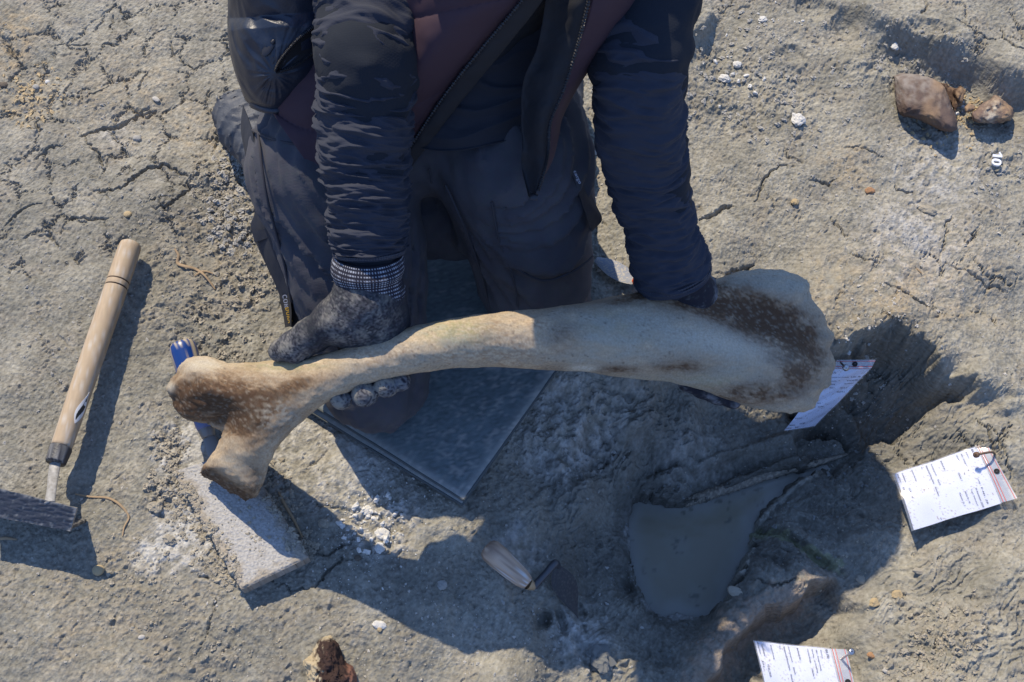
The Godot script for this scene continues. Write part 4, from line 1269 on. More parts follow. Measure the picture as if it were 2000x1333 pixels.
func vest(person: Node3D, pm: Vector3, ch: Vector3, ls: Vector3, rs: Vector3) -> void:
	var v := thing_part("vest", person)
	# back and sides: padded shell round the trunk, open in front
	var f := Field.new(); f.k = .05
	f.add(pm.lerp(ch, .5) + Vector3(0, .02, -.045), ch + Vector3(0, .01, -.02), .115, .155)
	f.add(ls + Vector3(.05, 0, 0), ch, .10, .10); f.add(Vector3(-.05, .66, -.38), Vector3(.21, .66, -.38), .105, .105); f.add(Vector3(-.05, .68, -.30), rs - Vector3(.03, 0, 0), .096, .096)
	var ax := (ch - pm).normalized()
	var puff := func(p: Vector3) -> float:
		var t := (p - pm).dot(ax)
		var q := p - pm - ax * t
		var quilt := -.008 * absf(sin(t * 38.0))
		var front := (cam_at - p).normalized().dot(q.normalized())
		# cut the front open
		return maxf(f.value(p) + quilt + .004, front * q.length() - .03)
	var bb := f.box().grow(.03)
	part("back_panel", nets(bb.position, bb.end, .0085, puff, .012, null, null, f), mats.vest_navy, v)
	# front panels; rows run from the shoulder down
	var nq := noise(FastNoiseLite.TYPE_SIMPLEX_SMOOTH, 16.0, 3, 91)
	var nr := noise(FastNoiseLite.TYPE_SIMPLEX_SMOOTH, 7.0, 2, 92)
	var left := [
		[Q(590,-110,1.36), Q(720,-110,1.30), Q(860,-110,1.25), Q(1000,-110,1.21), Q(1092,-110,1.215)],
		[Q(575,0,1.385), Q(690,0,1.345), Q(810,0,1.30), Q(920,0,1.255), Q(1018,0,1.265)],
		[Q(558,95,1.405), Q(650,95,1.385), Q(740,110,1.36), Q(840,110,1.315), Q(938,95,1.32)],
		[Q(538,180,1.42), Q(610,200,1.412), Q(690,220,1.405), Q(770,220,1.385), Q(862,190,1.385)],
		[Q(533,220,1.432), Q(585,280,1.435), Q(640,330,1.45), Q(715,330,1.46), Q(795,290,1.44)],
		[Q(560,255,1.438), Q(605,325,1.445), Q(652,392,1.462), Q(690,415,1.475), Q(732,378,1.475)]]
	var quilt := func(u: float, w: float) -> float:
		return 1.0
	part("front_panel", sheet(110, 130, func(u: float, w: float) -> Vector3:
		var p := grid_at(left, u, w)
		var s := absf(sin((w * 2.6 + u * .55) * PI))
		return p - fwd * (.009 * sqrt(s) * ss(0, .06, u) * ss(1, .94, u) + nq.get_noise_3dv(p) * .003 + nr.get_noise_3dv(p) * .004), .014, null, fwd), mats.plum, v).set_meta("label", "plum front panel beside the sunlit sleeve")
	var right := [
		[Q(1170,-110,1.22), Q(1235,-110,1.25), Q(1310,-110,1.33)],
		[Q(1152,0,1.265), Q(1210,0,1.29), Q(1274,0,1.365)],
		[Q(1136,70,1.295), Q(1172,75,1.318), Q(1206,68,1.375)],
		[Q(1112,140,1.33), Q(1130,142,1.35), Q(1146,144,1.39)],
		[Q(1084,215,1.36), Q(1092,218,1.375), Q(1102,222,1.41)],
		[Q(1070,258,1.38), Q(1080,262,1.392), Q(1092,266,1.42)],
		[Q(1066,315,1.40), Q(1072,316,1.408), Q(1080,312,1.43)],
		[Q(1052,366,1.418), Q(1054,366,1.42), Q(1058,352,1.436)]]
	part("front_panel", sheet(40, 120, func(u: float, w: float) -> Vector3:
		var p := grid_at(right, u, w)
		return p - fwd * (.006 * absf(sin((w * 2.2 + u * .3 + .2) * PI)) * ss(0, .1, u) + nq.get_noise_3dv(p) * .003), .010, null, fwd), mats.plum, v).set_meta("label", "plum front panel beside the shaded sleeve")
	# the shirt front between the open vest fronts, ending in a loose hem over the waistband
	var shirt := [
		[Q(800,-100,1.345), Q(940,-100,1.31), Q(1120,-100,1.335)], [Q(785,60,1.405), Q(930,60,1.37), Q(1085,60,1.39)], [Q(765,165,1.438), Q(900,170,1.405), Q(1050,165,1.428)],
		[Q(745,240,1.452), Q(890,250,1.425), Q(1040,232,1.45)], [Q(738,278,1.462), Q(885,296,1.436), Q(1040,262,1.462)]]
	part("shirt_front", sheet(90, 110, func(u: float, w: float) -> Vector3:
		var p := grid_at(shirt, u, w)
		var e := absf(nr.get_noise_3d(p.x * .9 + p.y * .8, p.y * 2.2, p.z * 1.2))
		return p - fwd * ((1.0 - minf(e * 3.0, 1.0)) * .007 * ss(.1, .5, w) + nq.get_noise_3dv(p) * .002 + .002 * ss(.965, .985, w)), .004, null, fwd), mats.shirt_front, v)
	# dark facings folded in behind the zips
	var fl := [
		[Q(1098,-110,1.205), Q(1130,-110,1.21)], [Q(1022,0,1.256), Q(1058,2,1.262)], [Q(942,96,1.311), Q(978,104,1.32)], [Q(866,192,1.377), Q(894,206,1.387)], [Q(799,292,1.433), Q(818,306,1.445)], [Q(736,380,1.468), Q(752,392,1.478)]]
	part("facing", sheet(14, 120, func(u: float, w: float) -> Vector3:
		var p := grid_at(fl, u, w)
		return p + fwd * (sin(u * PI) * -.004 + nq.get_noise_3dv(p * 1.5) * .004), .004, null, fwd), mats.facing, v)
	var fr := [
		[Q(1080,-110,1.245), Q(1125,-110,1.23), Q(1166,-110,1.212)], [Q(1066,0,1.29), Q(1110,0,1.275), Q(1149,0,1.257)], [Q(1050,90,1.33), Q(1090,95,1.312), Q(1126,96,1.302)], [Q(1022,160,1.36), Q(1060,170,1.342), Q(1100,178,1.336)], [Q(1018,230,1.385), Q(1044,240,1.368), Q(1074,240,1.360)], [Q(1020,290,1.40), Q(1044,296,1.392), Q(1070,290,1.386)], [Q(1018,322,1.415), Q(1044,330,1.405), Q(1065,326,1.398)], [Q(1032,384,1.425), Q(1042,386,1.424), Q(1051,370,1.416)]]
	part("facing", sheet(30, 120, func(u: float, w: float) -> Vector3:
		var p := grid_at(fr, u, w)
		return p + fwd * (sin(u * PI * 2.0) * .005 + nq.get_noise_3dv(p * 1.4) * .006), .004, null, fwd), mats.facing, v).set_meta("label", "dark facing hanging down to the zip slider")
	# zips: a cord of small teeth along each edge, a slider at the hanging end
	zip(v, [Q(1096,-110,1.198), Q(1020,0,1.249), Q(940,96,1.304), Q(864,192,1.370), Q(797,292,1.426), Q(734,380,1.462)], .0022, 110)
	zip(v, [Q(1167,-110,1.205), Q(1150,0,1.25), Q(1127,94,1.294), Q(1100,178,1.328), Q(1075,240,1.352), Q(1071,290,1.378), Q(1066,324,1.39), Q(1051,372,1.408)], .0022, 110)
	part("zip_slider", turned(Q(1036, 383, 1.412), Q(1050, 386, 1.412), [[0, .001], [.02, .0045], [.4, .005], [.6, .005], [.98, .0045], [1, .001]], 10, null, .6), mats.dark_metal, v)
	# the padded side with its pocket
	var side := [
		[Q(428,-110,1.375), Q(470,-110,1.325), Q(540,-110,1.305), Q(620,-110,1.325), Q(665,-110,1.375)],
		[Q(440,-10,1.40), Q(480,0,1.352), Q(550,0,1.335), Q(620,0,1.35), Q(655,0,1.39)],
		[Q(439,50,1.415), Q(474,55,1.368), Q(540,60,1.352), Q(605,70,1.366), Q(640,80,1.40)],
		[Q(448,115,1.43), Q(482,125,1.388), Q(535,130,1.372), Q(590,135,1.384), Q(626,140,1.41)],
		[Q(464,165,1.445), Q(490,175,1.412), Q(525,180,1.398), Q(562,180,1.402), Q(594,172,1.418)],
		[Q(474,192,1.46), Q(496,205,1.436), Q(520,213,1.422), Q(543,212,1.42), Q(565,194,1.425)]]
	var padded := func(u: float, w: float) -> Vector3:
		var p := grid_at(side, u, w)
		var seam_w := .33 - .12 * u
		var q := absf(w - seam_w)
		var pull := Vector2((u - .52) * 1.2, w - .66).length()
		var rad := atan2(w - .66, (u - .52) * 1.2)
		var cr := nq.get_noise_2d(rad * .22, pull * .02) * ss(.45, .1, pull) * ss(.02, .1, pull)
		return p - fwd * (.012 * minf(1.0, q * 9.0) * ss(0, .1, u) * ss(1, .92, u) * ss(1.0, .93, w) - .012 + cr * .003 + nq.get_noise_3d(p.x * .8, p.y * .8, p.z * .8) * .006 + .002 * (1.0 - absf(nr.get_noise_3d(p.x * 2.0 + p.y * 2.0, p.y * 3.0, p.z * 2.0)) * 2.5))
	part("side_panel", sheet(120, 150, padded, .02, null, fwd), mats.vest_navy, v).set_meta("label", "shiny quilted navy side panel with slanting pocket")
	# pocket opening with its zip and puller
	var lip := []
	for q in [[.95, .22], [.80, .33], [.66, .45], [.56, .56], [.53, .64]]: lip.append((padded as Callable).call(q[0], q[1]) - fwd * .004)
	var lip2 := []
	for q in [[1.0, .36], [.90, .43], [.80, .51], [.68, .585], [.54, .65]]: lip2.append((padded as Callable).call(q[0], q[1]) - fwd * .004)
	part("pocket_mouth", sheet(60, 8, func(u: float, w: float) -> Vector3: return spline(lip, u).lerp(spline(lip2, u), w) + fwd * (.0035 * sin(w * PI)), .002, null, fwd), mats.black_cloth, v)
	zip(v, lip, .0020, 60)
	zip(v, lip2, .0020, 60)
	var pa: Vector3 = lip[4] - fwd * .006
	var pull_a := Q(535, 78, depth_of(pa) - .003); var pull_b := Q(514, 110, depth_of(pa) - .003)
	part("zip_puller", turned(pull_a, pull_b, [[0, .0015], [.06, .0055], [.3, .0065], [.75, .0058], [.97, .003], [1, .001]], 14, null, .45), mats.dark_metal, v)
	part("zip_puller", turned(Q(541, 74, depth_of(pa) - .004), Q(530, 86, depth_of(pa) - .006), [[0, .001], [.1, .0032], [.9, .0032], [1, .001]], 10), mats.dark_metal, v)
	# binding along the lower edge of the side panel
	var edge := []
	for q in 11: edge.append((padded as Callable).call(1.0, 0.3 + .7 * q / 10.0) - fwd * .003)
	for q in 9: edge.append((padded as Callable).call(1.0 - (q + 1) / 11.0, 1.0) - fwd * .002)
	part("binding", sweep(edge, [.0045, .0045], 90, 8), mats.vest_navy, v)

func thing_part(called: String, parent: Node3D) -> Node3D:
	var o := Node3D.new()
	o.name = called
	parent.add_child(o, true)
	return o

func zip(parent: Node3D, pts: Array, r: float, teeth: int) -> void:
	part("zip", sweep(pts, [r, r], teeth * 4, 8, func(t: float, an: float, q: float) -> float: return q * (.75 + .35 * signf(sin(t * teeth * TAU)))), mats.zip, parent)

# ---------------------------------------------------------------- pieces traced by their outline, with a girth of their own
# outline in pixels; T thickness above and below, R rounding of the border (pixels)
func inflated(line: Array, T: float, R: float, cell: float, rough: float, sd: int, tint, place: Callable, sculpt = null) -> ArrayMesh:
	var poly := PackedVector2Array()
	for i in line.size() / 2: poly.append(Vector2(line[i * 2], line[i * 2 + 1]))
	var lo := poly[0]; var hi := poly[0]
	for p in poly:
		lo = lo.min(p); hi = hi.max(p)
	var nn := noise(FastNoiseLite.TYPE_SIMPLEX_SMOOTH, 0.05, 4, sd)
	var n := poly.size()
	var f := func(p: Vector3) -> float:
		var q := Vector2(p.x, p.y)
		var best := 1e9
		for k in n:
			var a := poly[k]; var ab := poly[(k + 1) % n] - a
			var t := clampf((q - a).dot(ab) / ab.length_squared(), 0, 1)
			best = minf(best, (q - a - ab * t).length_squared())
		var d := sqrt(best) * (1.0 if Geometry2D.is_point_in_polygon(q, poly) else -1.0)
		d = minf(d, R)
		var z := p.z * R / T
		var e := sqrt(z * z + (R - d) * (R - d)) - R
		e *= minf(T, R) / R if T < R else 1.0
		e += nn.get_noise_3dv(p) * rough
		if sculpt: e += (sculpt as Callable).call(p)
		return e
	return nets(Vector3(lo.x - 8, lo.y - 8, -T - 8), Vector3(hi.x + 8, hi.y + 8, T + 8), cell, f, rough * 1.2 + 2.0, tint, place)

func fragments() -> void:
	var nn := noise(FastNoiseLite.TYPE_SIMPLEX_SMOOTH, 0.06, 4, 101)
	var brown := Color(.125, .09, .072); var grey := Color(.235, .205, .18); var ochre := Color(.30, .20, .12); var deep := Color(.06, .036, .026); var crumb := Color(.42, .37, .29)
	var on := func(base: float, slope: float) -> Callable:
		return func(p: Vector3) -> Vector3:
			return P(p.x, p.y, base + slope * (p.x - 1850.0) + p.z / 1180.0)
	# the large shell-like piece
	var a := [1745,149,1762,144,1785,145,1812,150,1834,160,1845,172,1853,190,1861,212,1869,236,1869,252,1860,259,1842,257,1822,248,1800,236,1782,231,1764,229,1755,222,1749,200]
	var big := thing("bone_fragment", P(1800, 200, .0), "large curved brown bone fragment, left piece above the white number 10", "bone fragment", "")
	part("fragment_shell", inflated(a, 38, 32, 2.4, 2.6, 102, func(p: Vector3) -> Color:
		var t := nn.get_noise_3dv(p)
		var c := brown.lerp(grey, clampf(.5 + t - (p.y - 170.0) / 70.0, 0, 1))
		c = c.lerp(ochre, clampf(ss(1805, 1840, p.x) * ss(205, 160, p.y) + spot(p.x, p.y, 1815, 220, 18, 25) * .7 + t * .3 - .1, 0, .8))
		return c.lerp(deep, clampf(spot(p.x, p.y, 1775, 218, 26, 14) * (.6 + t), 0, .7)), on.call(.018, .0001)), mats.fossil, big)
	part("broken_rim", inflated([1838,163,1852,168,1866,172,1878,168,1884,180,1883,198,1872,208,1866,222,1860,210,1852,190], 26, 22, 2.2, 7.0, 103, func(p: Vector3) -> Color:
		var t := nn.get_noise_3dv(p * 1.5)
		return deep.lerp(ochre, clampf(ss(1862, 1882, p.x) * .9 + t, 0, 1)), on.call(.010, 0.0), func(p: Vector3) -> float: return 14.0 * spot(p.x, p.y, 1858, 188, 9, 18, -20) if p.z > 0.0 else 0.0), mats.fossil, big)
	var b := [1897,222,1908,212,1922,202,1934,196,1942,187,1956,192,1966,202,1977,212,1980,226,1974,234,1958,240,1936,241,1914,240,1900,236]
	var two := thing("bone_fragment", P(1940, 215, .0), "smaller flat-topped reddish bone fragment beside the large brown one", "bone fragment", "")
	part("fragment_body", inflated(b, 30, 16, 2.2, 4.5, 104, func(p: Vector3) -> Color:
		var t := nn.get_noise_3dv(p * 1.3)
		var c := Color(.15, .105, .085).lerp(ochre, clampf(ss(1935, 1965, p.x) * .8 + t * 1.2, 0, 1))
		return c.lerp(crumb, clampf(spot(p.x, p.y, 1935, 222, 12, 26, 25) * (.7 + t * 1.5), 0, .9)), on.call(.022, -.00008)), mats.fossil, two)
	var c3 := thing("bone_fragment", P(1885, 215, .0), "small ochre bone chip wedged between two larger fragments", "bone fragment", "")
	part("chip", inflated([1884,210,1892,203,1904,206,1906,214,1897,220,1886,220], 12, 9, 1.8, 2.0, 105, func(p: Vector3) -> Color: return ochre.lerp(brown, clampf(.4 + nn.get_noise_3dv(p), 0, 1)), on.call(.022, 0.0)), mats.fossil, c3)
	# stump rising out of the clay at the lower edge
	var s := [606,1282,614,1266,622,1252,634,1241,646,1240,656,1248,664,1262,668,1280,676,1294,690,1302,696,1320,699,1345,702,1390,690,1420,620,1420,604,1390,600,1345,598,1310,590,1300,594,1288]
	var st := thing("bone_stump", P(650, 1320, .0), "brown porous bone stump capped with pale clay at the lower edge", "bone", "")
	part("stump", inflated(s, 62, 34, 2.6, 5.0, 106, func(p: Vector3) -> Color:
		var t := nn.get_noise_3dv(p * 1.2); var t2 := nn.get_noise_3dv(p * 3.0)
		var c := Color(.36, .31, .22).lerp(Color(.42, .33, .2), clampf(.5 + t, 0, 1))
		c = c.lerp(Color(.04, .024, .021), clampf(ss(614, 626, p.x + t * 20.0) * ss(1244, 1254, p.y + t * 8.0), 0, 1))  # near-black across the face below the cap
		c = c.lerp(Color(.22, .11, .075), clampf(ss(672, 686, p.x + t * 12.0) * ss(1288, 1306, p.y)+ ss(.35, .6, t2) * .3, 0, .9))
		return c, func(p: Vector3) -> Vector3: return P(p.x, p.y, -.004 + p.z / 1230.0), func(p: Vector3) -> float: return absf(nn.get_noise_3dv(p * 4.0)) * 5.0 if p.x > 624.0 else nn.get_noise_3dv(p * 3.0) * 3.0), mats.fossil, st)

# ---------------------------------------------------------------- mats and board
func mats_and_board() -> void:
	var nm := noise(FastNoiseLite.TYPE_SIMPLEX_SMOOTH, 20.0, 4, 111)
	var ns := noise(FastNoiseLite.TYPE_SIMPLEX, 160.0, 2, 112)
	for k in 2:
		var h := .013 + .0135 * k
		var B := P(905 - 3 * (1 - k), 974 + 9 * (1 - k), h)
		var ex := (P(606, 786, .026) - P(905, 974, .026)).normalized().rotated(Vector3.UP, .012 * (1 - k))
		var ez := (P(1088, 718, .026) - P(905, 974, .026)).normalized().rotated(Vector3.UP, .012 * (1 - k))
		ex.y = 0; ez.y = 0
		var o := thing("kneeling_mat", B + ex * .17 + ez * .2, "upper grey-green kneeling mat with scuffed corner, knees on it" if k else "lower of two stacked kneeling mats, only its edges showing", "mat", "stacked kneeling mats")
		part("mat_sheet", sheet(80, 80, func(u: float, w: float) -> Vector3:
			var p := B + ex * (.335 * u) + ez * (.365 * w)
			var e := minf(minf(u * .335, (1 - u) * .335), minf(w * .365, (1 - w) * .365))
			# sags under the knees, with softened edges
			p.y += -.003 * ss(.004, 0, e) + nm.get_noise_2d(p.x * .4, p.z * .4) * .002 + ns.get_noise_2d(p.x * .5, p.z * .5) * .0002
			return p, .0125, func(u: float, w: float) -> Color:
			var p := B + ex * (.335 * u) + ez * (.365 * w)
			var t := nm.get_noise_2d(p.x, p.z); var t2 := ns.get_noise_2d(p.x, p.z); var t3 := nm.get_noise_2d(p.x * 2.0 + p.z, p.z * 2.0)
			var e := minf(u * .335, w * .42)
			var c := Color(.115, .145, .15) * (1.0 + t2 * .35 + t * .2)
			return c.lerp(Color(.32, .31, .28), clampf(ss(.02, .0, e) * .4 + ss(.12, .5, t3 + t2 * .3) * .6 * ss(.3, .03, absf(u - .12)) + ss(.3, .6, t + t2 * .4) * .35, 0, .75)), Vector3.DOWN), mats.foam, o)
		# grooves along the edge: the sheet is built of pressed layers
		for g in 2:
			var q0 := B + Vector3(0, -.004 - .004 * g, 0) - (ex + ez).normalized() * .0012
			part("edge_layer", sweep([q0 + ex * .335, q0 + ex * .17, q0], [.0014, .0014], 60, 6), mats.foam_edge, o)
			part("edge_layer", sweep([q0, q0 + ez * .2, q0 + ez * .365], [.0014, .0014], 60, 6), mats.foam_edge, o)
	var A := P(471, 1152, .034); var Bq := P(603, 1088, .034)
	var Fa := P(338, 922, .016); var Fb := P(468, 880, .016)
	var o := thing("board", (A + Fb) * .5 - Vector3(0, .03, 0), "narrow pale cement-crusted board under the knuckle end of the bone", "board")
	part("plank", sheet(110, 240, func(u: float, w: float) -> Vector3:
		var p := A.lerp(Bq, u).lerp(Fa.lerp(Fb, u), w)
		var e := minf(minf(u, 1 - u) * .12, w * .3)
		var t := nm.get_noise_2d(p.x * 2.0, p.z * 2.0); var t2 := ns.get_noise_2d(p.x, p.z)
		p.y += t2 * .0006 + t * .0008 - .002 * ss(.004, .0, e) + ss(.02, .0, minf(u, 1 - u) * .12) * maxf(0.0, t + .15) * .006
		return p + (A - Bq).normalized() * (ns.get_noise_2d(w * .5, u) * .0015) * ss(.01, 0, e), .024, func(u: float, w: float) -> Color:
		var p := A.lerp(Bq, u).lerp(Fa.lerp(Fb, u), w)
		var t := nm.get_noise_2d(p.x * 1.4, p.z * 1.4); var t2 := ns.get_noise_2d(p.x, p.z)
		var e := minf(minf(u, 1 - u) * .12, w * .3 + .004)
		return Color(.345, .335, .315).lerp(Color(.26, .225, .175), clampf(ss(.026, .004, e + t * .03) + t * .5, 0, .9)) * (1.0 + t2 * .18), Vector3.DOWN), mats.plaster, o)

# ---------------------------------------------------------------- tools
func tools() -> void:
	var nw := noise(FastNoiseLite.TYPE_SIMPLEX_SMOOTH, 60.0, 3, 121)
	var nl := noise(FastNoiseLite.TYPE_SIMPLEX_SMOOTH, 14.0, 3, 122)
	# the hoe on the left
	var e0 := P(257, 474, .036); var e1 := P(119, 876, .045)
	var hoe := thing("hand_hoe", e1 - Vector3(0, .05, 0), "short hoe with worn pale wooden handle and dark muddy blade", "hoe")
	var ax := (e1 - e0)
	var L := ax.length()
	var prof := [[0, .006], [.004, .0125], [.012, .0162], [.03, .0172]]
	for k in 31:
		var t := .05 + .93 * k / 30.0
		prof.append([t, .0174 - .0022 * t + .0012 * sin(t * PI)])
	var groove := []
	for q in prof: groove.append(q)
	for gt in [.205, .235]:
		for d in [[-.004, 0.0], [-.0022, -.0012], [.0, -.0018], [.0022, -.0012], [.004, 0.0]]:
			groove.append([gt + d[0], .0174 - .0022 * gt + .0012 * sin(gt * PI) + d[1]])
	groove.sort_custom(func(p, q): return p[0] < q[0])
	groove.append([1.0, .0145]); groove.append([1.0, .001])
	part("handle", turned(e0, e1, groove, 40, func(t: float, an: float) -> Color:
		var g := nw.get_noise_3d(cos(an) * .25 + t * .15, sin(an) * .25, t * .6) ; var d := nl.get_noise_3d(cos(an) * .12, sin(an) * .12, t * .9)
		var c := Color(.42, .315, .20).lerp(Color(.34, .255, .165), clampf(.5 + g, 0, 1))
		c = c.lerp(Color(.46, .42, .36), clampf(ss(.05, .5, d) * .7, 0, .7))
		for gt in [.205, .235]:
			if absf(t - gt) < .0035: c = Color(.05, .03, .02)
		return c), mats.wood, hoe)
	# worn sticker wrapped on the lower handle: white drop with a dark bird-like mark
	var sd := ax.normalized()
	var to_cam := (cam_at - e1); to_cam = (to_cam - sd * to_cam.dot(sd)).normalized()
	var rt := sd.cross(to_cam)
	part("sticker", sheet(26, 44, func(u: float, w: float) -> Vector3:
		var t := .745 + .15 * w
		var wd := sin(PI * pow(w, 1.5)) * .9 + .03
		var an := .62 + (u - .5) * .95 * wd - .35 * (w - .5)
		return e0 + ax * t + (to_cam * cos(an) - rt * sin(an)) * (.0174 - .0022 * t + .0012 * sin(t * PI) + .0007), .0005, func(u: float, w: float) -> Color:
		var m := absf(u - .5 - .18 * sin(w * 5.0)) * 2.2
		var dark := m < .55 * sin(PI * w) and w > .12 and w < .9 and not (w > .3 and w < .42 and u > .5)
		return Color(.015, .016, .022) if dark else Color(.62, .62, .61)), mats.paper, hoe)
	var f1 := P(108, 905, .047)
	part("ferrule", turned(e1 - sd * .002, f1, [[0, .0155], [.1, .0162], [.9, .0148], [1, .0138], [1, .001]], 32, func(t: float, an: float) -> Color: return Color(.02, .022, .028).lerp(Color(.3, .29, .27), clampf(ss(.1, .5, nw.get_noise_3d(cos(an) * .3, sin(an) * .3, t * .3)) * .6, 0, .6))), mats.painted_metal, hoe)
	part("tang", sweep([f1, P(104, 930, .054), P(101, 955, .078), P(97, 983, .092)], [.0085, .0078, .007, .0075], 30, 16, null, func(t: float, an: float) -> Color: return Color(.33, .32, .30).lerp(Color(.2, .19, .17), clampf(.5 + nw.get_noise_2d(t * .2, an * .02), 0, 1)), .45), mats.painted_metal, hoe)
	var tl := P(-60, 940, .098); var trr := P(150, 993, .094); var br := P(137, 1038, .066); var bl := P(-60, 1000, .066)
	part("blade", sheet(60, 24, func(u: float, w: float) -> Vector3:
		var p := tl.lerp(trr, u).lerp(bl.lerp(br, u), w)
		return p + Vector3(0, .0012, .001) * nl.get_noise_2d(u * .5, w * .5), .005, func(u: float, w: float) -> Color:
		var t := nw.get_noise_2d(u * .5, w * .05) + .5 * nl.get_noise_2d(u * .6, w * .3)
		return Color(.030, .036, .048).lerp(Color(.26, .25, .23), clampf(ss(.1, .7, t * .6 + .6 * ss(.12, .0, w) + .5 * ss(.95, 1.0, u) + .25 * ss(.7, 1.0, w)) * .7 + .06, 0, .75)), fwd), mats.painted_metal, hoe)
	part("blade", sheet(40, 12, func(u: float, w: float) -> Vector3: return bl.lerp(br, u) + Vector3(0, -.001, -.003) + Vector3(0, -.064 * w, -.028 * w) + (br - bl) * (.06 * w * (.5 - u)), .004, func(u: float, w: float) -> Color: return Color(.022, .025, .033).lerp(Color(.30, .28, .24), clampf(ss(-.1, .4, nw.get_noise_2d(u * .25, w * .15)) * .8, 0, .8)), Vector3(0, 0, -1)), mats.painted_metal, hoe)
	# the blue handle behind the knuckle
	var b0 := P(354, 668, .06); var b1 := P(403, 838, .034)
	var blue := thing("blue_handled_tool", G(385, 800), "tool with worn blue painted handle sticking out behind the bone knuckle", "hand tool")
	part("handle", turned(b0, b1, [[0, .001], [.003, .011], [.015, .0165], [.05, .0195], [.12, .0205], [.4, .019], [.75, .0155], [.95, .0145], [1, .013], [1, .001]], 36, func(t: float, an: float) -> Color:
		var w := nw.get_noise_3d(cos(an) * .2, sin(an) * .2, t * 1.2)
		return Color(.010, .042, .18).lerp(Color(.42, .35, .24), 1.0 if w > .22 - .25 * ss(.12, .02, t) and t < .45 else 0.0).lerp(Color(.16, .19, .33), ss(.55, .9, t) * .7)), mats.blue_paint, blue)
	part("ferrule", turned(b1, b1.lerp(b0, -.09), [[0, .0125], [1, .010], [1, .001]], 24), mats.old_steel, blue)
	part("blade", turned(b1.lerp(b0, -.09), G(452, 950, .018), [[0, .009], [.3, .012], [.8, .012], [1, .004]], 20, null, .2), mats.old_steel, blue)
	# the pointing trowel in the pit
	var h0 := G(949, 1076, .026); var h1 := G(1031, 1152, .036)
	var tr := thing("pointing_trowel", G(1000, 1120), "small pointing trowel with muddy wooden handle lying on the pit slope", "trowel")
	part("handle", turned(h0, h1, [[0, .001], [.01, .009], [.04, .0135], [.12, .0168], [.3, .0172], [.6, .0155], [.85, .0135], [.97, .0105], [1, .008], [1, .001]], 36, func(t: float, an: float) -> Color:
		var w := nw.get_noise_3d(cos(an) * .03, sin(an) * .03, t * .12)
		var c := Color(.50, .36, .25).lerp(Color(.27, .18, .12), clampf(.3 + w * 1.6 + .5 * ss(.3, .1, t), 0, 1))
		return c.lerp(Color(.55, .53, .5), ss(.18, .3, nw.get_noise_3d(cos(an) * .04 + 4.0, sin(an) * .04, t * .2)) * ss(.3, .5, t))), mats.wood, tr)
	var k0 := G(1043, 1157, .032); var k1 := G(1050, 1148, .036); var k2 := G(1082, 1114, .040); var k3 := G(1088, 1118, .030)
	part("ferrule", turned(h1, k0, [[0, .0085], [.5, .0075], [1, .005]], 20), mats.brass, tr)
	part("tang", sweep([k0, k1, k1.lerp(k2, .5), k2, k3], [.005, .0055, .0055, .006, .005], 50, 14), mats.wet_steel, tr)
	var ba := G(1084, 1113, .038); var bt := G(1128, 1213, .018); var bl2 := G(1079, 1150, .012); var br2 := G(1113, 1142, .024)
	part("blade", sheet(20, 40, func(u: float, w: float) -> Vector3:
		var wd := sin(minf(w * 2.6, 1.0) * PI * .5) * pow(1.0 - ss(.35, 1.0, w), .75) * .019 + .0006
		var c := ba.lerp(bt, w)
		var across := (br2 - bl2).normalized()
		return c + across * (u - .5) * 2.0 * wd + Vector3(0, .002, 0) * cos((u - .5) * PI) * wd * 40.0, .0018, func(u: float, w: float) -> Color: return Color(.012, .013, .016).lerp(Color(.07, .062, .05), clampf(.0 + nw.get_noise_2d(u * .12, w * .4) * 1.4, 0, 1)), Vector3.DOWN), mats.wet_vc, tr)
	# leaf-shaped spatula beside the knee
	var s0 := G(1163, 514, .012); var s1 := G(1237, 557, .016); var s2 := G(1330, 618, .016)
	var sp := thing("leaf_trowel", G(1200, 540), "leaf-shaped steel spatula with red handle lying on clay beside the knee", "spatula")
	part("blade", sheet(18, 50, func(u: float, w: float) -> Vector3:
		var wd := .0145 * pow(sin(PI * clampf(w * .80 + .06, 0, 1)), .8) + .001
		return s0.lerp(s1, w) + Vector3(-.45, 0, .9).normalized() * (u - .5) * 2.0 * wd + Vector3(0, .0005 * cos((u - .5) * PI), 0), .0012, func(u: float, w: float) -> Color: return Color(.19, .20, .23).lerp(Color(.36, .32, .25), 1.0 if nw.get_noise_2d(w * .9, u * .35) > .22 else 0.0), Vector3.DOWN), mats.steel_vc, sp)
	part("handle", turned(s1.lerp(s0, .03), s2, [[0, .004], [.05, .0065], [.3, .0085], [.8, .009], [1, .004]], 20), mats.red_handle, sp)
	# white number on the clay
	var num := thing("number_marker", G(1930, 313), "small white plastic number 10 lying on the clay below the fragments", "number marker")
	letters(num, "1", G(1936, 300, .006), G(1936, 311, .006), .0155, mats.white_plastic, 3.0, Vector3.UP)
	letters(num, "0", G(1934, 314, .006), G(1934, 327, .006), .0155, mats.white_plastic, 3.0, Vector3.UP)
	for ch in num.get_children(): ch.name = "digit"

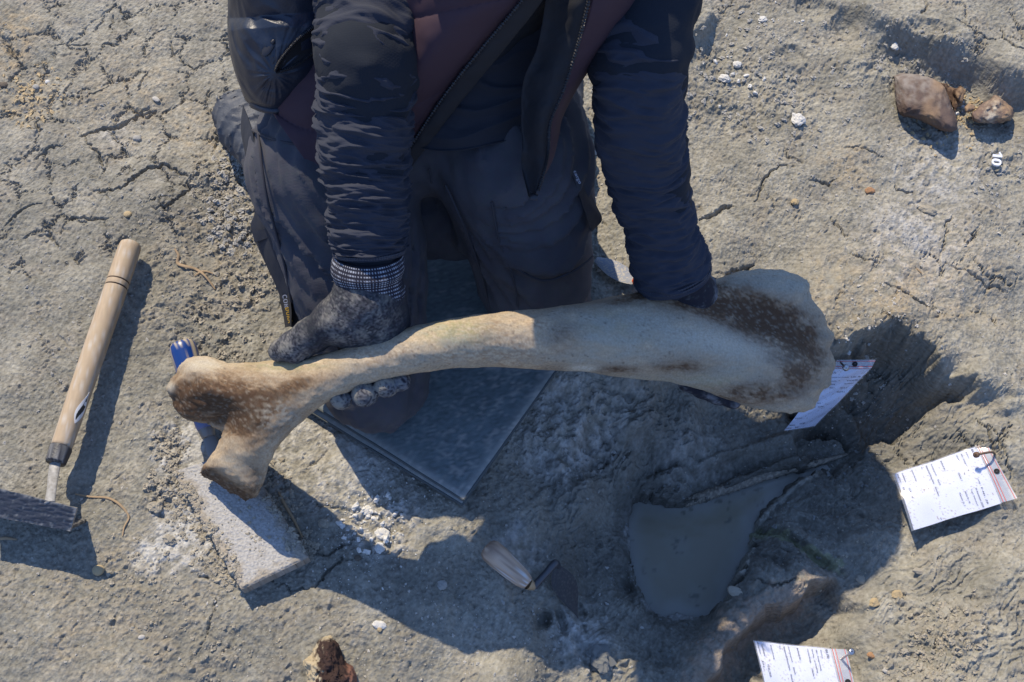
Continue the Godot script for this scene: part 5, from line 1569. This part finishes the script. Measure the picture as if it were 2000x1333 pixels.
# ---------------------------------------------------------------- find labels in press-seal bags
# c: paper corners - start of the first line, end of the first line, end of the last line, start of the last line; flap: outer corners of the seal strip beside the first two
func find_label(c: Array, flap: Array, margin: float, bow: float, label: String, lines: Array, lift: Vector3) -> void:
	var ns := noise(FastNoiseLite.TYPE_SIMPLEX_SMOOTH, 260.0, 2, 131)
	var o := thing("find_label", (c[0] + c[2]) * .5, label, "label", "bagged find labels")
	var nrm: Vector3 = (c[1] - c[0]).cross(c[3] - c[0]).normalized()
	if nrm.dot(cam_at - c[0]) < 0.0: nrm = -nrm
	var at := func(u: float, w: float) -> Vector3:   # u along a line of writing, w from the first line to the last
		return c[0].lerp(c[1], u).lerp(c[3].lerp(c[2], u), w) + nrm * (bow * sin(PI * u) * (.4 + .6 * w) + .0012 * sin(w * 9.0 + u * 3.0) + lift.x * w * w)
	part("paper", sheet(70, 90, func(u: float, w: float) -> Vector3: return at.call(u, w) - nrm * .0006, .0004, func(u: float, w: float) -> Color:
		var d := ns.get_noise_2d(u * .08, w * .11 + c[0].x)
		var e := ns.get_noise_2d(u * .012 + 3.0, w * .016 + c[0].x)
		return Color(.54, .57, .70).lerp(Color(.26, .19, .12), clampf(ss(.52, .66, d + e * .35) * .9, 0, .9)) * (1.0 + e * .06), -nrm), mats.paper_dirt, o)
	# the clear bag, a little larger than the paper
	part("bag", sheet(30, 44, func(u: float, w: float) -> Vector3: return at.call(lerpf(-.012, 1.012, u), lerpf(-.005, 1.0 + margin, w)) + nrm * (.0012 + .0006 * sin(w * 25.0 + u * 11.0)), .0003, null, -nrm), mats.film, o)
	var fl := func(u: float, w: float) -> Vector3: return at.call(u, 0.0).lerp(flap[0].lerp(flap[1], u), w) + nrm * .001
	part("flap", sheet(20, 10, fl, .0006, null, -nrm), mats.film_milky, o)
	for k in 3:
		var w: float = [.12, .30, .86][k]
		part("red_line", sheet(30, 2, func(u: float, q: float) -> Vector3: return fl.call(u, w + .035 * q) + nrm * .0008, .0004, null, -nrm), mats.red_line, o)
	part("seal_ridge", sweep([fl.call(0.0, .2), fl.call(.5, .2), fl.call(1.0, .2)], [.0013, .0013], 30, 8), mats.film_milky, o)
	var hole: Vector3 = fl.call(.5, .6) + nrm * .001
	part("hole", turned(hole, hole + nrm * .0006, [[0, .001], [0, .0042], [1, .0042], [1, .001]], 20), mats.black_cloth, o)
	for l in lines:
		# [line position, start, end, text]
		var a: Vector3 = at.call(l[1], l[0]) + nrm * .0004; var b: Vector3 = at.call(l[2], l[0]) + nrm * .0004
		letters(o, l[3], a, b, l[4] if l.size() > 4 else .0026, mats.ink, .05, nrm)

func find_labels() -> void:
	var lines := [[.07, .02, .16, "BLfD", .0034], [.145, .04, .62, "Kommunal Pal. Grabung"], [.145, .68, .95, "F-Nr. 28"], [.205, .04, .36, "Akz.: Ausgrabung"], [.205, .66, .98, "M-Nummer 2020"], [.26, .04, .40, "Grabg.: Grabung"], [.26, .66, .93, "Lage: Rohrdorf"], [.32, .04, .26, "Fläche/Bagg."], [.32, .34, .48, "Fläche 1"], [.33, .66, .86, "Fläche Nr.: 10"], [.395, .66, .88, "Planum: Pl. 1"],
		[.45, .04, .24, "Befund-Nr.:"], [.57, .04, .28, "Fundgegenst."], [.57, .35, .46, "Knoch."], [.63, .04, .40, "Material/Knochen"], [.63, .46, .62, "Knochen"], [.69, .04, .98, "Fundbeschreibung: Knochen eines grossen Tieres"], [.81, .04, .26, "Bemerkung"], [.925, .04, .22, "Funddatum"], [.915, .34, .52, "11.05.2020"], [.98, .02, .20, "Ausgräber"], [.975, .30, .42, "Dr."]]
	var hh := -.03
	find_label([P(1906, 873, -.026), P(1955, 983, -.012), P(1785, 1035, -.030), P(1747, 926, -.052)], [P(1928, 868, -.02), P(1987, 974, -.004)], .03, .009, "white bagged find label pinned by a bent rusty nail beside dry cracks", lines, Vector3(0, 0, 0))
	find_label([P(1621, 1268, -.07), P(1652, 1400, -.06), P(1507, 1392, -.085), P(1474, 1253, -.085)], [P(1653, 1269, -.068), P(1684, 1402, -.055)], .02, .008, "white bagged find label cut off by the lower edge, shiny nail upright", lines, Vector3(0, 0, 0))
	find_label([P(1628, 721, -.035), P(1700, 721, -.035), P(1592, 833, -.125), P(1532, 841, -.115)], [P(1634, 703, -.022), P(1710, 703, -.022)], .01, .002, "bagged find label hanging on the pit wall behind the flared bone end", lines, Vector3(0, 0, 0))
	# nails
	var n1 := thing("nail", P(1906, 889, -.01), "bent rusty nail through the find label by the dry cracks", "nail")
	part("shank", sweep([P(1906, 889, .004), P(1925, 885, .004), P(1938, 884, -.004), P(1946, 890, -.03)], [.0019, .0018, .0017, .0012], 40, 10), mats.rust, n1)
	part("head", turned(P(1906, 889, .006), P(1908, 888.5, .003), [[0, .001], [0, .0045], [1, .0045], [1, .001]], 16), mats.rust, n1)
	var n2 := thing("nail", G(1641, 1289), "shiny steel nail standing through the lowest find label", "nail")
	part("shank", turned(P(1641, 1289, -.07), P(1662, 1274, -.025), [[0, .0012], [.2, .0019], [1, .0019]], 12), mats.steel, n2)
	part("head", turned(P(1662, 1274, -.026), P(1664, 1272.6, -.022), [[0, .001], [0, .0048], [1, .0048], [1, .001]], 18), mats.steel, n2)
	var n3 := thing("nail", P(1652, 715, -.03), "nail through the find label behind the bone end", "nail")
	part("shank", turned(P(1640, 707, -.03), P(1651, 718, -.005), [[0, .0015], [1, .0018]], 12), mats.dark_metal, n3)
	part("head", turned(P(1651, 718, -.006), P(1652.5, 719.5, -.003), [[0, .001], [0, .005], [1, .005], [1, .001]], 16), mats.steel, n3)

# ---------------------------------------------------------------- water, straws, stones
func water() -> void:
	var v := PackedVector3Array(); var idx := PackedInt32Array()
	var poly := PackedVector2Array()
	for q in range(0, POOL.size(), 2):
		var p := P(POOL[q], POOL[q + 1], WATER)
		poly.append(Vector2(p.x, p.z))
	var lo := poly[0]; var hi := poly[0]
	for p in poly:
		lo = lo.min(p - Vector2.ONE * .012); hi = hi.max(p + Vector2.ONE * .012)
	var nx := 110; var nz := 80
	var nw := noise(FastNoiseLite.TYPE_SIMPLEX_SMOOTH, 14.0, 4, 142)
	var col := PackedColorArray()
	for j in nz + 1:
		for i in nx + 1:
			var p := lo + (hi - lo) * Vector2(float(i) / nx, float(j) / nz)
			v.append(Vector3(p.x, WATER + .0003 * nw.get_noise_2d(p.x * 2.0, p.y * 2.0), p.y))
			var edge := 1e9
			for s in poly.size():
				var a := poly[s]; var ab := poly[(s + 1) % poly.size()] - a
				edge = minf(edge, (p - a - ab * clampf((p - a).dot(ab) / ab.length_squared(), 0, 1)).length())
			var t := nw.get_noise_2d(p.x, p.y); var t2 := nw.get_noise_2d(p.x * 4.0, p.y * 4.0)
			var c := Color(.165, .152, .112).lerp(Color(.205, .20, .175), clampf(ss(.035, .0, edge + t * .02) + t * .4, 0, 1))
			col.append(c.lerp(Color(.06, .06, .05), ss(.35, .6, t2 * .7 + t * .6) * .7))
	for j in nz:
		for i in nx:
			var k := j * (nx + 1) + i
			idx.append_array([k, k + 1, k + nx + 1, k + 1, k + nx + 2, k + nx + 1])
	var rib := [P(1336, 984, WATER + .002), P(1380, 968, WATER + .006), P(1440, 948, WATER + .010), P(1510, 926, WATER + .012), P(1590, 906, WATER + .010), P(1655, 888, WATER + .004)]
	var nr := noise(FastNoiseLite.TYPE_SIMPLEX_SMOOTH, 60.0, 3, 141)
	tag(part("buried_rib", sweep(rib, [.007, .0085, .008, .0065, .005, .002], 160, 20, func(t: float, an: float, r: float) -> float: return r * (1.0 + .35 * nr.get_noise_3d(t * 1.2, cos(an) * .02, sin(an) * .02)), func(t: float, an: float) -> Color: return Color(.16, .14, .11).lerp(Color(.30, .26, .20), clampf(.4 + nr.get_noise_2d(t * .6, an * .02) * 1.4, 0, 1))), mats.fossil), "slender muddy rib-like bone along the upper edge of the pool", "bone")
	tag(part("pool_water", mesh_from(v, idx, col), mats.water), "", "", "", "structure")

func blob_mesh(sd: int, rough: float, sub := 2, facet := false) -> ArrayMesh:
	var s := SphereMesh.new()
	s.radius = 1.0; s.height = 2.0; s.radial_segments = 8 * sub; s.rings = 5 * sub
	var ar := s.get_mesh_arrays()
	var v: PackedVector3Array = ar[Mesh.ARRAY_VERTEX]
	var n := noise(FastNoiseLite.TYPE_CELLULAR, .55, 1, sd)
	n.cellular_return_type = FastNoiseLite.RETURN_DISTANCE
	var n2 := noise(FastNoiseLite.TYPE_SIMPLEX_SMOOTH, 1.1, 3, sd + 1)
	for i in v.size():
		var p := v[i]
		v[i] = p * (1.0 + rough * (n.get_noise_3dv(p) + .4 + n2.get_noise_3dv(p) * .9))
	if facet:
		var src: PackedInt32Array = ar[Mesh.ARRAY_INDEX]
		var w := PackedVector3Array(); var idx := PackedInt32Array()
		for q in src:
			idx.append(w.size()); w.append(v[q])
		return mesh_from(w, idx)
	return mesh_from(v, ar[Mesh.ARRAY_INDEX])

# [px, py, half length px, half width px, turn, colour, label, category, roughness]
const STONES := [
	[193,1115,12,11,0,"ochre","round ochre pebble on the clay below the hoe blade","pebble",.1],
	[748,1046,15,13,20,"white","largest white clay lump of the crumbled heap below the mats","lump",.4],
	[716,999,11,10,50,"white","white clay lump at the head of the crumbled heap","lump",.4],
	[742,1070,9,11,0,"white","white clay lump at the foot of the crumbled heap","lump",.45],
	[632,1023,11,9,20,"clay","brown clod with dark shadow right of the pale board","clod",.5],
	[699,1091,7,6,0,"dark","small dark pebble below the white crumbled heap","pebble",.15],
	[1416,156,12,9,25,"white","white chalky crumb right of the shaded sleeve","crumb",.5],
	[1558,236,13,16,-20,"white","white chalky crumb alone in the middle of the sunlit slope","crumb",.6],
	[1440,128,8,7,0,"white","smaller white crumb above the sleeve-side chalk","crumb",.5],
	[305,195,9,5,35,"pale","pale flat oblong pebble amid the cracks","pebble",.08],
	[71,171,7,6,20,"grey","grey pebble near the left edge of the cracked clay","pebble",.1],
	[93,161,5,4.5,0,"white","small white pebble beside the grey one on cracked clay","pebble",.1],
	[7,168,10,7,10,"dark","brown stone at the very left edge","stone",.3],
	[268,272,9,7,10,"grey","flat grey pebble beside the widest crack","pebble",.2],
	[250,420,8,7,0,"ochre","ochre pebble at the rim of the cracked bulge","pebble",.1],
	[1752,1163,11,9,20,"ochre","tan clod on the slope under the right find label","clod",.4],
	[1708,1178,10,9,-20,"ochre","tan clod nearest the lowest find label","clod",.4],
	[1796,1117,16,7,8,"clay","flat clay flake on the slope under the right find label","flake",.35],
	[1681,1134,10,8,30,"clay","grey clod at the edge of the shade beside the pit","clod",.35],
	[1702,1281,9,6,20,"rust","thin rust-brown shard right of the lowest nail","shard",.3],
	[1729,1311,7,5,40,"pale","pale pointed chip near the lower edge","chip",.5],
	[1699,374,10,7,20,"rust","orange-brown crumb in the middle of the right-hand clay","crumb",.4],
	[1810,412,18,10,15,"clay","flat raised clod right of the orange-brown crumb","clod",.4],
	[1552,396,8,7,10,"ochre","small ochre crumb left of the orange-brown one","crumb",.4],
	[1664,703,15,12,-30,"white","white chalky lump beside the flared bone tip","lump",.5],
	[1636,690,8,8,0,"white","small white lump touching the bone tip","lump",.4],
	[429,893,9,14,-15,"white","small white stone under the bone knuckle beside the blue tool","stone",.25],
	[1168,1290,30,22,35,"mud","wet grey block of clay at the pit's lower edge","clay block",.8],
	[741,1221,14,8,15,"white","flat white flake on smooth clay left of the shadow edge","flake",.35],
	[742,1229,5,6,0,"ochre","small ochre pebble touching the flat white flake","pebble",.15],
	[277,1245,7,5,-10,"pale","pale bluish pebble on the lower left clay","pebble",.08],
	[862,1144,11,9,10,"grey","grey clod in the shade left of the trowel","clod",.5],
	[1376,1186,11,9,0,"mud","dark clod standing in the shallow water","clod",.3],
	[1425,1170,16,10,15,"clay","flat slab of clay on the bank of the pool","clay slab",.3],
	[331,1055,14,10,20,"clay","crumbly brown clod at the corner of the white crust","clod",.6],
	[308,990,16,13,0,"clay","crumbly clod left of the pale board","clod",.6],
	[1490,40,9,7,0,"white","white crumb at the foot of the upper bank","crumb",.5],
	[1745,98,8,9,20,"white","bluish white crumb below the upper bank","crumb",.5],
	[1160,300,7,6,0,"grey","grey pebble in the gap between trousers and sleeve","pebble",.2],
]

func stones() -> void:
	var kinds := {"ochre": Color(.42, .32, .18), "white": Color(.60, .58, .53), "clay": Color(.32, .285, .22), "dark": Color(.12, .095, .07), "pale": Color(.45, .42, .365), "grey": Color(.33, .315, .28), "rust": Color(.36, .20, .10), "mud": Color(.17, .17, .155)}
	var i := 0
	for s in STONES:
		var p := G(s[0], s[1])
		var sc := depth_of(p) / FOCAL
		var m := mat("stone", Color(kinds[s[5]].r, kinds[s[5]].g, kinds[s[5]].b).linear_to_srgb(), .95)
		bump(m, mats.clay.heightmap_texture, .05, 9.0)
		var mesh := blob_mesh(200 + i * 5, s[8], 3, s[8] >= .4)
		var o := part(s[7].replace(" ", "_"), mesh, m)
		var hgt := minf(s[2], s[3]) * .62 * sc
		o.transform = Transform3D(Basis(Vector3.UP, -deg_to_rad(s[4])) * Basis.from_scale(Vector3(s[2] * sc, hgt, s[3] * sc)), p + Vector3(0, hgt * .45, 0))
		tag(o, s[6], s[7])
		i += 1
	# crumbs nobody could count: [px, py, spread, count, smallest mm, largest mm, colour]
	var zones := [
		[725,1020,50,70,1.2,5.5,"white"],[700,1050,90,120,.5,1.8,"white"],[760,1000,90,90,.5,2.0,"white"],[1120,880,90,70,.8,4.5,"grey"],[1060,850,60,50,.8,4.0,"grey"],
		[440,380,55,240,1.5,5.5,"clay"],[470,430,60,260,1.5,6.0,"grey"],[490,540,60,260,1.2,5.0,"clay"],[430,690,80,260,1.0,4.5,"clay"],[400,600,90,200,1.0,4.0,"clay"],[340,470,90,160,1.0,4.0,"clay"],[460,330,40,120,2.0,6.0,"grey"],
		[330,870,30,120,1.5,5.0,"clay"],[325,950,35,150,1.5,5.0,"clay"],[360,1010,40,160,1.0,4.0,"clay"],[420,1090,40,160,1.0,4.5,"clay"],[450,1125,24,150,1.2,6.0,"clay"],[405,1040,18,110,1.2,5.0,"clay"],[370,975,18,110,1.2,5.0,"clay"],[545,1000,24,70,1.0,4.5,"clay"],[600,1078,16,70,1.0,4.0,"clay"],[500,1060,60,40,.8,3.5,"clay"],[590,1060,26,90,1.2,4.5,"clay"],[560,990,30,80,1.0,3.5,"clay"],[525,930,34,80,1.0,4.0,"clay"],
		[1420,150,90,110,1.0,5.5,"grey"],[1430,140,60,20,1.2,5.0,"white"],[1540,200,100,160,1.0,4.5,"grey"],[1480,60,120,120,1.0,4.5,"grey"],[1690,110,60,70,1.0,4.5,"grey"],[1520,40,40,14,1.2,5.0,"white"],[1800,140,70,120,1.0,4.0,"grey"],[1700,690,60,70,1.0,4.0,"pale"],[1655,692,25,18,1.5,5.0,"white"],[1845,240,60,140,.8,3.5,"ochre"],[1890,215,26,90,1.0,4.0,"ochre"],[1880,190,26,60,1.0,4.0,"clay"],[1870,205,16,60,1.0,3.5,"white"],
		[1840,1260,70,240,1.0,5.0,"clay"],[1800,1310,60,160,1.0,4.0,"clay"],[1960,330,60,120,1.0,4.0,"grey"],[60,185,55,140,1.2,4.0,"ochre"],[250,1140,80,160,1.0,3.5,"clay"],[420,1260,110,200,.8,3.0,"clay"],
		[300,300,420,1300,.5,1.7,"grey"],[1650,350,420,1600,.5,1.8,"grey"],[400,1100,420,1300,.5,1.6,"clay"],[1750,750,380,900,.5,1.8,"clay"],[1250,1100,350,900,.5,1.8,"mud"],[1800,1200,250,700,.5,1.9,"clay"],
		[200,200,300,420,.7,2.4,"grey"],[1600,350,330,520,.7,2.6,"grey"],[450,1150,350,420,.6,2.0,"pale"],[850,1180,200,220,.6,2.0,"pale"],[1750,600,260,320,.7,2.6,"pale"],[150,700,260,320,.7,2.6,"grey"],[1150,400,120,140,.8,3.0,"pale"],[1300,950,180,160,.8,3.0,"mud"],[1650,950,140,160,.8,3.4,"mud"],[1800,1200,180,200,.8,3.0,"clay"],[1080,1230,140,160,.7,2.6,"grey"],
	]
	var sets := {}
	for z in zones:
		if not sets.has(z[6]): sets[z[6]] = []
		for k in z[3]:
			var an := rng.randf() * TAU
			var r := pow(rng.randf(), .75) * 1.25
			var p := G(z[0] + cos(an) * r * z[2], z[1] + sin(an) * r * z[2])
			var sz := lerpf(z[4], z[5], pow(rng.randf(), 3.0)) * .001
			var b := Basis.from_euler(Vector3(rng.randf() * .6, rng.randf() * TAU, rng.randf() * .6)) * Basis.from_scale(Vector3(sz * lerpf(.8, 1.3, rng.randf()), sz * lerpf(.5, .9, rng.randf()), sz))
			var lift := .25 * sz
			# on the board they lie on its top
			var on_board := over_board(p)
			if on_board > p.y: p.y = on_board
			sets[z[6]].append(Transform3D(b, p + Vector3(0, lift, 0)))
	for key in sets:
		var list: Array = sets[key]
		var mm := MultiMesh.new()
		mm.transform_format = MultiMesh.TRANSFORM_3D
		mm.mesh = blob_mesh(300 + key.unicode_at(0), 1.3, 1, true)
		mm.instance_count = list.size()
		for k in list.size(): mm.set_instance_transform(k, list[k])
		var o := MultiMeshInstance3D.new()
		o.name = "%s_crumbs" % {"white": "white", "pale": "pale", "clay": "brown", "grey": "grey", "ochre": "ochre", "mud": "wet"}[key]
		o.multimesh = mm
		var m := mat("crumb", Color(kinds[key].r, kinds[key].g, kinds[key].b).linear_to_srgb(), .95)
		o.material_override = m
		add_child(o, true)
		tag(o, "loose %s crumbs of dry clay strewn over the ground" % {"white": "white", "pale": "pale", "clay": "brown", "grey": "grey", "ochre": "ochre", "mud": "damp dark"}[key], "clay crumbs", "", "stuff")

func over_board(p: Vector3) -> float:
	var A := P(471, 1152, .034); var B := P(603, 1088, .034); var F := P(338, 922, .016)
	var e1 := Vector2(B.x - A.x, B.z - A.z); var e2 := Vector2(F.x - A.x, F.z - A.z); var q := Vector2(p.x - A.x, p.z - A.z)
	var det := e1.cross(e2)
	var u := q.cross(e2) / det; var w := e1.cross(q) / det
	if u < .0 or u > 1.0 or w < .0 or w > 1.0: return -1.0
	return lerpf(A.y, F.y, w)

func straws() -> void:
	var list := [
		[[148,966],[180,972],[212,974],[236,988],[252,1010],[244,1030],[240,1048],"broken dry straw on the clay beside the hoe blade",.0017],
		[[342,488],[350,502],[348,516],[366,524],[384,528],[402,542],[421,567],"twisted brown root on the trampled clay by the trouser leg",.0026],
		[[-10,1056],[12,1053],[34,1055],"short flat straw at the left edge under the hoe",.0022],
		[[380,540],[398,532],[418,536],"forked end of root beside the twisted brown root",.0018],
		[[1790,525],[1800,536],"tiny yellow straw bit on ochre clay far right",.0014],
		[[1128,300],[1136,308],[1148,306],"yellow green plant shred in the gap beside the trousers",.0014],
		[[545,962],[556,985],[575,1018],[592,1052],"pale bent strip of bark along the edge of the board",.0022],
	]
	for l in list:
		var pts := []
		for k in l.size() - 2:
			pts.append(G(l[k][0], l[k][1], l[l.size() - 1] * (1.0 + .8 * (k % 2))))
		var r: float = l[l.size() - 1]
		var o := part("straw" if r < .0025 else "root", sweep(pts, [r * .6, r, r * .9, r * .5], 40, 8, null, null, .6), mats.straw)
		tag(o, l[l.size() - 2], "straw" if r < .0025 else "root")

func _ready() -> void:
	rng.seed = 7
	# camera
	cam_at = Vector3(0, CAM_H, CAM_H * tan(deg_to_rad(TILT)))
	fwd = Vector3(0, -cos(deg_to_rad(TILT)), -sin(deg_to_rad(TILT)))
	up = Vector3.RIGHT.cross(fwd)
	var cam := Camera3D.new()
	cam.name = "camera"
	add_child(cam)
	cam.position = cam_at
	cam.basis = Basis(Vector3.RIGHT, up, -fwd)
	cam.fov = rad_to_deg(2.0 * atan(666.0 / FOCAL))
	cam.near = 0.05
	cam.far = 300.0
	cam.current = true
	# sky, sun, exposure
	var env := Environment.new()
	env.background_mode = Environment.BG_SKY
	var sky := ProceduralSkyMaterial.new()
	sky.sky_top_color = Color(0.40, 0.53, 0.76)
	sky.sky_horizon_color = Color(0.56, 0.65, 0.78)
	sky.sky_curve = 0.2
	sky.ground_horizon_color = Color(0.45, 0.43, 0.38)
	sky.ground_bottom_color = Color(0.3, 0.28, 0.24)
	sky.sky_energy_multiplier = 1.14
	env.sky = Sky.new()
	env.sky.sky_material = sky
	env.tonemap_mode = Environment.TONE_MAPPER_LINEAR
	env.tonemap_exposure = 1.26
	env.sdfgi_enabled = true
	env.ssao_enabled = true
	env.ssil_enabled = true
	var we := WorldEnvironment.new()
	we.name = "environment"
	we.environment = env
	add_child(we)
	var sun := DirectionalLight3D.new()
	sun.name = "sun"
	sun.light_energy = 1.42
	sun.light_color = Color(1.0, 0.945, 0.85)
	sun.light_angular_distance = 0.5
	sun.shadow_enabled = true
	add_child(sun)
	var az := deg_to_rad(26.0); var el := deg_to_rad(50.5)
	sun.look_at_from_position(Vector3.ZERO, Vector3(sin(az) * cos(el), -sin(el), cos(az) * cos(el)))
	materials()
	build_ground()
	build_bone()
	mats_and_board()
	build_person()
	var person: Node3D = get_node("person")
	build_gloves(person)
	tools()
	find_labels()
	water()
	fragments()
	stones()
	straws()
